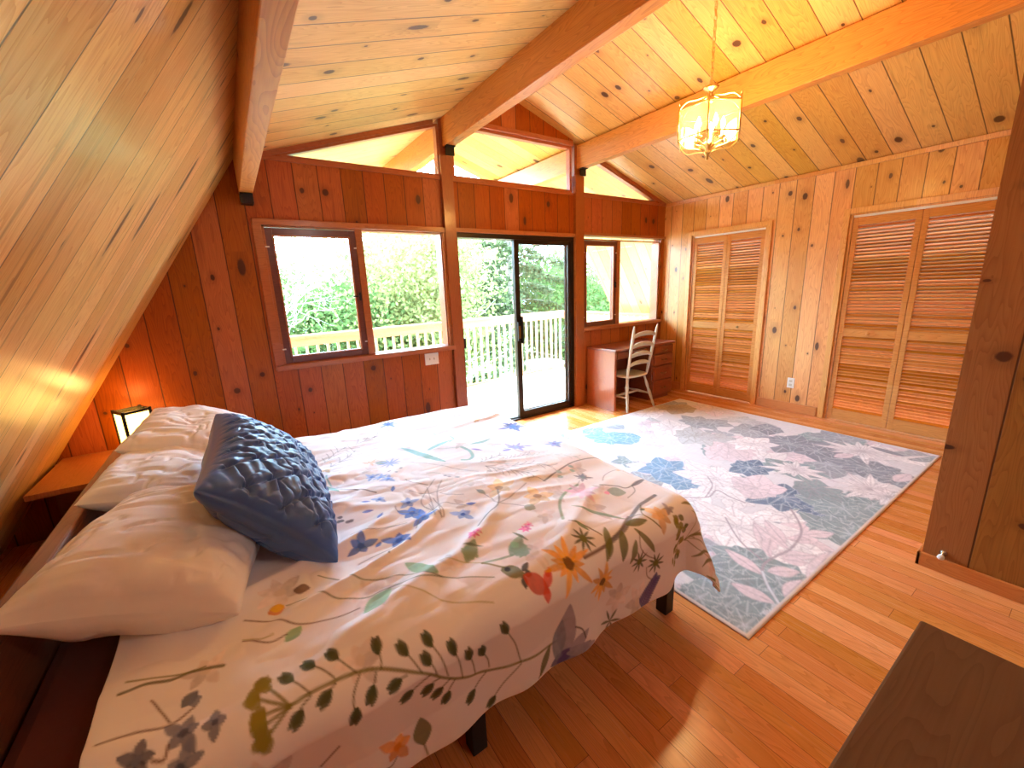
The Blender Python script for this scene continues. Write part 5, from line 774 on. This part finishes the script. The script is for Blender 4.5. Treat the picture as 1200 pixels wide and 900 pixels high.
# ------------------------------------------------------------------ rug
RW,RH=3.12,2.46; RRES=.0075
PR={k:srgb(v) for k,v in dict(wh='ece6e6',pk='e0d0d4',tp='b9a88e',gl='c2c2c4',bl='7fa6c4',b2='7d9cb8',gm='8e8f98',g2='a0a3aa',nv='6d7c92',gg='8f9c9e',ln='a79aa2',ln2='8e8070',lw='d8dde2').items()}
rc=Canvas(RW,RH,RRES,srgb('dcd8da'))
ROPS=json.loads('''[["C","wh",0.42,[[2.023,1.814]],7,"ln"],["C","wh",0.4,[[1.284,1.625]],7,"ln"],["C","wh",0.45,[[1.278,0.921]],8,"ln"],["C","pk",0.4,[[2.039,1.216]],8,"ln"],["C","tp",0.34,[[2.731,2.188]],6,"ln2"],["C","tp",0.2,[[2.672,2.305]],5,"ln2"],["C","gl",0.35,[[2.018,1.55]],7,"ln2"],["C","gl",0.22,[[2.126,1.377]],6,"ln"],["C","bl",0.34,[[1.34,2.037]],7,"lw"],["C","bl",0.2,[[1.345,2.298]],6,"lw"],["C","bl",0.22,[[1.502,1.944]],5,"lw"],["C","b2",0.3,[[1.152,1.262]],7,"lw"],["C","b2",0.24,[[1.083,1.027]],6,"lw"],["C","gl",0.2,[[2.832,1.312]],6,"ln"],["C","gm",0.42,[[2.478,0.887]],8,"lw"],["C","gm",0.3,[[2.464,0.663]],6,"lw"],["C","g2",0.3,[[2.994,0.66]],6,"lw"],["C","gm",0.25,[[2.758,1.202]],6,"lw"],["C","gm",0.38,[[2.373,0.257]],8,"lw"],["C","gm",0.24,[[2.32,0.063]],6,"lw"],["C","nv",0.26,[[1.689,0.847]],7,"lw"],["C","nv",0.34,[[1.397,0.471]],8,"lw"],["C","nv",0.24,[[1.375,0.208]],7,"lw"],["C","gg",0.33,[[1.528,0.16]],7,"lw"],["C","gg",0.24,[[1.278,0.064]],6,"lw"],["C","gg",0.26,[[1.708,0.069]],6,"lw"],["C","gg",0.24,[[1.678,0.391]],6,"ln"],["C","wh",0.3,[[2.232,1.092]],8,"ln"],["T","wh",0.3,[[1.932,0.613]],10,"ln"],["C","wh",0.4,[[1.306,0.907]],8,"ln"],["C","pk",0.3,[[1.387,0.651]],6,"ln"],["T","wh",0.42,[[2.75,0.426]],12,"ln"],["T","wh",0.36,[[1.985,0.147]],12,"ln"],["T","wh",0.25,[[1.947,0.037]],9,"ln"],["E","pk",0.1,[[2.257,0.082],[2.496,0.053]]],["E","pk",0.1,[[2.617,0.449],[2.431,0.517]]],["C","g2",0.2,[[2.943,0.098]],5,"lw"],["E","gm",0.08,[[2.93,0.414],[2.871,0.157]]],["E","wh",0.05,[[2.543,0.345],[3.072,0.033]]],["C","pk",0.3,[[0.747,0.582]],10,"ln"],["C","wh",0.45,[[0.785,0.466]],9,"ln"],["C","wh",0.3,[[0.779,0.097]],7,"ln"],["C","gg",0.36,[[0.294,0.208]],8,"lw"],["C","gg",0.34,[[0.047,0.156]],9,"lw"],["C","gg",0.28,[[0.495,0.11]],7,"lw"],["C","gg",0.26,[[0.505,0.274]],7,"lw"],["C","gg",0.22,[[0.058,0.044]],7,"lw"],["C","gg",0.2,[[0.056,0.262]],6,"lw"],["C","gg",0.25,[[1.2,0.119]],7,"lw"],["C","gg",0.25,[[1.222,0.027]],6,"lw"],["E","pk",0.07,[[0.638,0.204],[0.932,0.438]]],["E","pk",0.085,[[0.792,0.182],[0.905,0.426]]],["E","pk",0.085,[[0.836,0.216],[0.993,0.399]]],["E","pk",0.085,[[1.017,0.185],[1.162,0.091]]],["E","pk",0.085,[[0.689,0.196],[0.845,0.062]]],["E","pk",0.085,[[0.506,0.156],[0.633,0.061]]],["E","pk",0.085,[[0.46,0.163],[0.517,0.392]]],["E","pk",0.085,[[0.674,0.161],[0.742,0.064]]],["E","pk",0.085,[[0.298,0.035],[0.271,0.225]]],["E","pk",0.085,[[0.596,0.007],[0.947,0.031]]],["E","pk",0.085,[[0.38,0.02],[0.574,0.024]]],["E","pk",0.085,[[0.692,0.242],[0.816,0.284]]],["S","ln",0.014,[[1.263,0.364],[1.123,0.257],[0.997,0.199],[0.805,0.173],[0.676,0.19],[0.565,0.198],[0.483,0.174],[0.396,0.106],[0.31,0.015]]],["S","lw",0.012,[[0.483,0.174],[0.396,0.106],[0.31,0.015]]],["S","ln",0.01,[[0.578,0.219],[0.66,0.386],[0.831,0.567]]],["S","ln",0.012,[[0.865,0.882],[0.989,0.784],[1.133,0.8],[1.112,0.688],[1.114,0.585]]],["S","ln",0.01,[[0.977,0.794],[1.173,0.859],[1.287,0.964]]]]''')
def bloom(c,r,n,col,line,star=False,rot=0.):
    c=np.array(c,float)
    for layer in ((1.,0.),(.62,.5)):
        for k in range(n):
            a=rot+2*PI*(k+layer[1])/n; q=c+r*layer[0]*np.array([math.cos(a),math.sin(a)])*(.88+.22*math.sin(k*4.7+c[0]*9))
            rc.leafs(c,q,(r*4.9/n if not star else r*2.2/n)*layer[0],np.clip(np.array(col)*(1+.07*math.sin(k*5+c[1]*7)),0,1),.95,PR[line],)
    for k in range(n*3):
        a=rot+2*PI*k/(n*3); rc.line([c+r*.06*np.array([math.cos(a),math.sin(a)]),c+r*.3*np.array([math.cos(a),math.sin(a)])],RRES,PR[line],.2)
for k_ in range(95):
    key=['wh','pk','gl','g2','wh','gg','pk'][k_%7]; bloom((rg.rand()*RW,rg.rand()*RH),.16+.14*rg.rand(),6+k_%4,PR[key],'ln' if key in('wh','pk') else 'lw',False,rg.rand()*6)
for o in ROPS:
    p=o[3]
    if o[0] in 'CT': bloom(p[0],o[2]*.78,o[4],PR[o[1]],o[5],o[0]=='T',p[0][0]*7)
    elif o[0]=='E': rc.leafs(p[0],p[1],o[2],PR[o[1]],.95,PR['ln'])
    else: rc.line(p,o[2],PR[o[1]],.9)
SS,TT=np.meshgrid(np.arange(rc.n)*RRES,np.arange(rc.m)*RRES,indexing='ij')
# worn, sketchy hatching of the print
ht=(vnoise(SS*130,TT*22,31)+vnoise(SS*24,TT*140,32))/2; rc.c*= (1+.20*(ht-.5))[...,None]
ed=np.minimum(np.minimum(SS,rc.w-SS),np.minimum(TT,rc.h-TT)); rc.c[ed<.016]=srgb('e2d6d0')
zz=.009+.0012*(vnoise(SS*160,TT*160,33)-.5)-.004*np.clip(1-ed/.012,0,1)
P=np.stack([-3.56+SS,-3.13+TT,zz],-1); P2=P.copy(); P2[...,2]=.001
M['rug']=vcol('woven printed rug',.9,.15,420.,.35,.1)
ru=grid_mesh('area_rug',P,M['rug'],None,rc.c,P2)
tag(ru,'large pale rug with grey-blue and blush leaves, on the floor past the bed','rug')
# ------------------------------------------------------------------ pillows
def pillow(name,label,group,c,size,rot,mat,seed,pin=False,n=(90,64)):
    w,h,t=size; nu,nv=n
    U,V=np.meshgrid(np.linspace(-1,1,nu),np.linspace(-1,1,nv),indexing='ij')
    Rm=np.array(Euler(rot).to_matrix())
    out=[]
    for sg in (1,-1):
        X=w/2*U*(1-.07*(1-V*V)*np.abs(U)**2); Y=h/2*V*(1-.09*(1-U*U)*np.abs(V)**2)
        f_=((1-np.abs(U)**2.6)*(1-np.abs(V)**2.4)); Z=sg*t/2*np.clip(f_,0,1)**.44
        edge=np.clip(f_*6,0,1)
        wr=.016*(vnoise(U*2.2+seed,V*2.2,seed)-.5)*2
        rad=vnoise((np.arctan2(V-.0,U)*6)+seed,np.hypot(U,V)*2,seed+2)
        crease=np.abs(vnoise(U*3+seed+2*vnoise(U*2,V*2,seed+5),V*11,seed+3)-.5)*2
        wr=wr+.010*(rad-.5)*np.clip(np.hypot(U,V)-.5,0,1)*2-.012*(1-crease)**5
        if pin and sg>0:
            a=.088; Xr=(X+Y)/a/1.414; Yr=(X-Y)/a/1.414
            px=Xr-np.round(Xr); py=Yr-np.round(Yr); d=np.hypot(px,py)
            ang=np.arctan2(py,px); cell=(np.round(Xr)*3.1+np.round(Yr)*1.7)
            star=np.abs(np.sin(ang*2.0+.35*np.sin(cell)))     # creases run towards neighbours
            twist=np.cos(ang*5+cell)*np.exp(-(d/.22)**2)*.007
            fold_=np.exp(-(np.minimum(np.abs(px),np.abs(py))/.075)**2)
            wr=wr*.5-.016*np.exp(-(d/.15)**2)-.010*fold_*(.55+.45*vnoise(Xr*2,Yr*2,seed))+.012*star*np.clip(1-d*1.2,0,1)+twist+.006*(vnoise(Xr*5,Yr*5,seed+9)-.5)
        Z=Z+sg*wr*edge if not (pin and sg>0) else Z+wr*edge
        out.append(np.stack([X,Y,Z],-1)@Rm.T+np.array(c))
    A_,B_=out
    me_o=grid_mesh(name,A_,mat,None,None,B_)
    if A_ is not None:
        pass
    return tag(me_o,label,'pillow',group)
M['linen']=plain('white cotton pillowcase',(.93,.89,.89),.8,0,.3,.03,30,.1)
M['bluesat']=plain('blue satin pintuck cotton',(.06,.135,.38),.36,0,.5,.12,14,.05)
pillow('pillow','white pillow nearest the camera, large and low against the headboard',None,(-5.44,-2.275,.775),(.49,.64,.27),(.0,math.radians(14),math.radians(-14)),M['linen'],3)
pillow('pillow','white pillow in the middle, its pointed corner over the headboard',None,(-5.50,-1.53,.77),(.46,.64,.20),(0,math.radians(14),math.radians(-5)),M['linen'],8)
pillow('pillow','white pillow furthest from the camera, next to the lantern lamp',None,(-5.44,-1.22,.868),(.44,.58,.18),(math.radians(4),math.radians(15),math.radians(-6)),M['linen'],15)
pillow('pillow','blue pintucked decorative pillow leaning on the white pillows',None,(-5.165,-2.07,.85),(.47,.88,.27),(0,math.radians(48),math.radians(-2)),M['bluesat'],21,True,(230,400))
# ------------------------------------------------------------------ deck, railing, table
DZ=-.30
m=MB(); m.box(-7.2,1.6,.135,3.2,DZ-.06,DZ); m.build('deck',M['deckw'],kind='structure')
m=MB(); m.box(-7.2,1.6,.135,.2,-3.2,DZ-.06); m.build('wall_foundation',M['siding'],kind='structure')
RA=math.atan(.11)
def RP(x): return 3.38+.11*(x-1.05)
T=thing('deck_railing','cedar deck railing with square balusters along the outer deck edge','railing',(-2.5,RP(-2.5),DZ))
def railbox(m,xa,xb,dy0,dy1,z0,z1):
    m.add([(xa,RP(xa)+dy0,z0),(xb,RP(xb)+dy0,z0),(xb,RP(xb)+dy1,z0),(xa,RP(xa)+dy1,z0),(xa,RP(xa)+dy0,z1),(xb,RP(xb)+dy0,z1),(xb,RP(xb)+dy1,z1),(xa,RP(xa)+dy1,z1)],[(0,3,2,1),(4,5,6,7),(0,1,5,4),(1,2,6,5),(2,3,7,6),(3,0,4,7)])
m=MB(); railbox(m,-6.9,1.09,-.05,.09,.945,.975); m.build('top_rail',M['railw'],T)
m=MB(); railbox(m,-6.9,1.05,-.03,.01,.82,.945); m.build('fascia_board',M['railw'],T)
m=MB(); railbox(m,-6.9,1.05,-.03,.01,DZ-.06,DZ+.04); m.build('bottom_rail',M['railw'],T)
x=-6.85
nb=0
m=MB(); m.box(-.018,.018,.012,.05,DZ-.02,.93,.003)
bal0=m.build('baluster',M['baluw'],T); base_me=bal0.data; bal0.parent=T; 
first=True
while x<1.05:
    if first: b=bal0; first=False
    else: b=bpy.data.objects.new('baluster',base_me); COL.objects.link(b); b.parent=T
    b.matrix_parent_inverse=Matrix(); b.location=(x+2.5,RP(x)-RP(-2.5)+.001,-DZ); x+=.148; nb+=1
T2=thing('side_railing','low solid cedar rail returning to the house beside the yellow eave boards','railing',(1.02,1.8,DZ))
m=MB(); m.box(.98,1.09,.2,3.30,.945,.975,.003); m.build('top_rail',M['railw'],T2)
m=MB(); m.box(1.01,1.05,.2,3.30,.80,.945); m.build('fascia_board',M['railw'],T2)
for k_ in range(20):
    b=bpy.data.objects.new('baluster',base_me); COL.objects.link(b); b.parent=T2; b.location=(.005,.25-1.8+k_*.15,-DZ)
tx,ty=-1.0,1.48; tz=DZ+.60; tr=.33
T=thing('patio_table','round white metal patio table on curved legs out on the deck','table',(tx,ty,DZ))
m=MB(); m.lathe([(tr-.02,-.022),(tr,-.018),(tr,0),(tr-.01,.006),(0.001,.006)],(tx,ty,tz),40); m.build('tabletop',M['whitemetal'],T)
for k_ in range(4):
    a=PI/4+k_*PI/2; m=MB(); pts=[]
    for q in range(11):
        t=q/10; rr=.20-.10*math.sin(PI*min(1,t*1.3)*.75)+.16*max(0,t-.45)**1.3*2; pts.append((tx+rr*math.cos(a),ty+rr*math.sin(a),tz-.02-t*(tz-.02-DZ-.008)))
    m.tube(pts,.011,8); m.build('leg',M['whitemetal'],T)
m=MB(); m.tube([(tx+.13*math.cos(2*PI*q/20),ty+.13*math.sin(2*PI*q/20),tz-.28) for q in range(21)],.008,6,False); m.build('brace_ring',M['whitemetal'],T)
# ------------------------------------------------------------------ ground and trees
t=NT('grass'); o=t.obj(); t.bsdf(t.mix(t.noise(o,.7,5.),(.10,.16,.04),(.24,.30,.10)),.95); M['grass']=t.mat
m=MB(); m.box(-45,45,.2,70,-3.4,-3.2); m.build('ground',M['grass'],kind='structure')
def leafmat(name,a,b):
    t=NT(name); o=t.obj(); c=t.mix(t.noise(o,3.,3.),a,b)
    d=t.n('ShaderNodeBsdfDiffuse'); t.L(c,d.inputs[0]); tr=t.n('ShaderNodeBsdfTranslucent'); t.L(c,tr.inputs[0]); mx=t.n('ShaderNodeMixShader'); mx.inputs[0].default_value=.45
    t.L(d.outputs[0],mx.inputs[1]); t.L(tr.outputs[0],mx.inputs[2]); t.L(mx.outputs[0],t.out.inputs[0]); return t.mat
M['leafa']=leafmat('spring green leaves',(.14,.16,.05),(.27,.28,.11))
M['leafb']=leafmat('deep green leaves',(.06,.11,.03),(.14,.19,.06))
M['leafc']=leafmat('blue-green needles',(.06,.08,.035),(.14,.145,.065))
M['leafd']=leafmat('yellow-green leaves',(.18,.19,.055),(.30,.28,.11))
def quads(name,C,S,rs,mat,parent,elong=1.6,dirs=None):
    n=len(C); a=rs.randn(n,3); a/=np.linalg.norm(a,axis=1,keepdims=True)
    if dirs is not None: a=dirs
    b=rs.randn(n,3); b-=a*(a*b).sum(1,keepdims=True); b/=np.linalg.norm(b,axis=1,keepdims=True)
    nn=np.cross(a,b)
    S=S[:,None]; A=a*S*elong; Bq=b*S*.5
    V=np.stack([C-A*.5,C+Bq+nn*S*.12,C+A*.5,C-Bq+nn*S*.12],1).reshape(-1,3)
    q=np.arange(n*4).reshape(n,4)
    me=bpy.data.meshes.new(name); me.vertices.add(len(V)); me.vertices.foreach_set('co',V.astype(np.float32).ravel())
    me.loops.add(n*4); me.loops.foreach_set('vertex_index',q.astype(np.int32).ravel()); me.polygons.add(n); me.polygons.foreach_set('loop_start',(np.arange(n)*4).astype(np.int32)); me.update(calc_edges=True)
    me.materials.append(mat); o=bpy.data.objects.new(name,me); COL.objects.link(o); o.parent=parent; o['kind']='stuff' if False else 'part'; del o['kind']; return o
def twigs(m,p,d,L,r,depth,rs,tips,n=3,spread=.6):
    pts=[p]; q=p.copy(); dd=d.copy()
    for i in range(4):
        dd=(dd+Vector(rs.randn(3)*.14)).normalized(); q=q+dd*L/4; pts.append(q.copy())
    m.tube(pts,[r*(1-.16*i) for i in range(5)],5 if depth>1 else 3,False)
    if depth==0: tips.append(q); return
    for k in range(n):
        s=pts[2+(k%3)]; nd=(dd+Vector(rs.randn(3)*spread)+Vector((0,0,.12))).normalized(); twigs(m,s,nd,L*.66,r*.5,depth-1,rs,tips,n,spread)
    tips.append(q)
def tree(x,y,H,R,kind,seed,label,nl,leaf,ls,bark='bark',group=None):
    rs=np.random.RandomState(seed)
    z0=-3.2
    T=thing({'bare':'budding_tree','round':'leafy_tree','fir':'conifer_tree'}[kind],label,'tree',(x,y,z0),0,group)
    m=MB(); tips=[]; base_=Vector((0,0,0))
    if kind=='fir':
        m.tube([(0,0,-.1),(0,0,H*.5),(0,0,H)],[.16,.10,.02],8)
        tr=m.build('trunk',M[bark],T); tr.matrix_parent_inverse=Matrix()
        m=MB(); C=[]; 
        nb_=70
        for k in range(nb_):
            h=H*(.12+.86*k/nb_); rr=R*(1-.75*(h/H))*(.8+.4*rs.rand()); a=k*2.4+rs.rand(); pts=[]
            for q in range(7):
                t_=q/6; pts.append(Vector((rr*t_*math.cos(a),rr*t_*math.sin(a),h+.25*t_-.55*t_*t_*rr*.5)))
            m.tube(pts,[.028*(1-.13*q) for q in range(7)],4,False)
            for _ in range(nl//nb_):
                t_=.15+.85*rs.rand()**.7; i=min(int(t_*6),5); f_=t_*6-i; p=pts[i].lerp(pts[i+1],f_); w_=.38*(1.15-t_)
                C.append((p.x+rs.randn()*w_*.6,p.y+rs.randn()*w_*.6,p.z-abs(rs.randn())*.13))
        br=m.build('branches',M[bark],T); br.matrix_parent_inverse=Matrix()
        C=np.array(C)
    else:
        m.tube([(0,0,-.1),(.05,0,H*.25),(0,.05,H*.45)],[.17,.14,.10],9)
        tr=m.build('trunk',M[bark],T); tr.matrix_parent_inverse=Matrix()
        m=MB()
        nb_=9 if kind=='bare' else 7
        for k in range(nb_):
            a=k*2.4; hh=H*(.22+.25*k/nb_); d=Vector((math.cos(a)*.8,math.sin(a)*.8,.75)).normalized()
            twigs(m,Vector((0,0,hh)),d,H*.27*(1 if kind=='bare' else .8),.05,4 if kind=='bare' else 2,rs,tips,3,.75 if kind=='bare' else .6)
        br=m.build('branches',M[bark],T); br.matrix_parent_inverse=Matrix()
        tp=np.array([tuple(q) for q in tips])
        if kind=='round':
            C=[]; nb2=60
            cs=rs.randn(nb2,3); cs/=np.linalg.norm(cs,axis=1,keepdims=True); cs*=rs.rand(nb2,1)**.4*np.array([R,R,H*.32]); cs[:,2]+=H*.62
            C=cs[rs.randint(nb2,size=nl)]+rs.randn(nl,3)*R*.20
        else: C=tp[rs.randint(len(tp),size=nl)]+rs.randn(nl,3)*.16
    fo=quads('foliage',C,ls*(.6+.8*rs.rand(len(C))),rs,M[leaf],T)
    return T
tree(-6.3,6.6,7.2,2.2,'bare',1,'pale budding tree with fine bare branches behind the left casement window',5200,'leafa',.055)
tree(-4.0,9.5,7.4,2.2,'bare',2,'pale budding tree with bare twigs behind the fixed left window pane',3600,'leafa',.06)
tree(-2.3,8.6,5.2,2.0,'round',3,'dense green tree low behind the right half of the large window',14000,'leafb',.085)
tree(-.6,7.6,6.9,2.1,'round',4,'full yellow-green tree behind the open half of the sliding door',20000,'leafd',.075)
tree(2.5,7.6,8.6,3.1,'fir',5,'spreading conifer with drooping branches behind the glass door leaf',17000,'leafc',.085,'barkd')
tree(5.2,7.2,5.4,2.0,'round',6,'leafy green tree behind the small window above the desk',14000,'leafb',.08)
tree(-9.5,8.5,7.0,2.4,'round',7,'leafy tree at the far left beyond the deck',12000,'leafa',.09)
tree(.9,12.5,8.8,3.2,'round',8,'tall yellow-green tree standing behind the conifer',16000,'leafd',.12)
far=[(-13,15),(-9.5,14),(-6.2,15.5),(-3.2,14.2),(4.6,13.8),(8.2,12.5),(11.5,14.0)]
for i,(x,y) in enumerate(far):
    tree(x,y,5.6+.5*(i%3)-(.5 if x<-5 else 0),2.0,'round',20+i,'distant pale green tree in the row beyond the nearer trees',9000,['leafa','leafb'][i%2],.14,group='trees in the far row')
# ------------------------------------------------------------------ sky, sun, camera
w=bpy.data.worlds.new('sky'); SC.world=w; w.use_nodes=True; nt=w.node_tree; nt.nodes.clear()
bg=nt.nodes.new('ShaderNodeBackground'); ou=nt.nodes.new('ShaderNodeOutputWorld'); nt.links.new(bg.outputs[0],ou.inputs[0])
bg.inputs[0].default_value=SKY_C; bg.inputs[1].default_value=SKY_S
sun=bpy.data.lights.new('sun','SUN'); sun.energy=SUN_E; sun.angle=.02; sun.color=(1,.93,.82)
so=bpy.data.objects.new('sun',sun); COL.objects.link(so); so.rotation_euler=Vector(SUN_D).to_track_quat('-Z','Y').to_euler()
for nm,x0,x1,z0,z1 in (('a',-4.88,-3.39,.98,2.05),('b',-3.22,-1.74,.02,2.02),('c',-1.55,-.1,.99,2.05),('d',-3.2,-1.72,2.56,3.02)):
    l=bpy.data.lights.new('window_portal','AREA'); l.shape='RECTANGLE'; l.size=x1-x0; l.size_y=z1-z0; l.cycles.is_portal=True
    o=bpy.data.objects.new('window_portal',l); o.location=((x0+x1)/2,.14,(z0+z1)/2); o.rotation_euler=(-PI/2,0,0); COL.objects.link(o)
cam=bpy.data.cameras.new('camera'); cam.sensor_width=36; cam.lens=483.143*36/1200; cam.clip_start=.02; cam.clip_end=300
co=bpy.data.objects.new('camera',cam); COL.objects.link(co)
yaw,pitch,roll=-0.5865926606683569,-0.22873704453095853,-0.040158976162406476
fw=Vector((math.sin(-yaw)*math.cos(pitch),math.cos(yaw)*math.cos(pitch),math.sin(pitch))); rt=Vector((math.cos(yaw),math.sin(yaw),0)); up=rt.cross(fw)
r2=rt*math.cos(roll)+up*math.sin(roll); u2=up*math.cos(roll)-rt*math.sin(roll)
Rm=Matrix((r2,u2,-fw)).transposed()
co.matrix_world=Matrix.Translation((-5.184336553354503,-3.8149460942038336,1.5163375847238523))@Rm.to_4x4()
SC.camera=co
SC.view_settings.view_transform='Standard'; SC.view_settings.look='None'; SC.view_settings.gamma=1; SC.view_settings.use_curve_mapping=False
SC.view_settings.exposure=EXPO
SC.cycles.max_bounces=10; SC.cycles.diffuse_bounces=6; SC.cycles.glossy_bounces=4; SC.cycles.transparent_max_bounces=16; SC.cycles.sample_clamp_indirect=6
SC.cycles.use_denoising=True
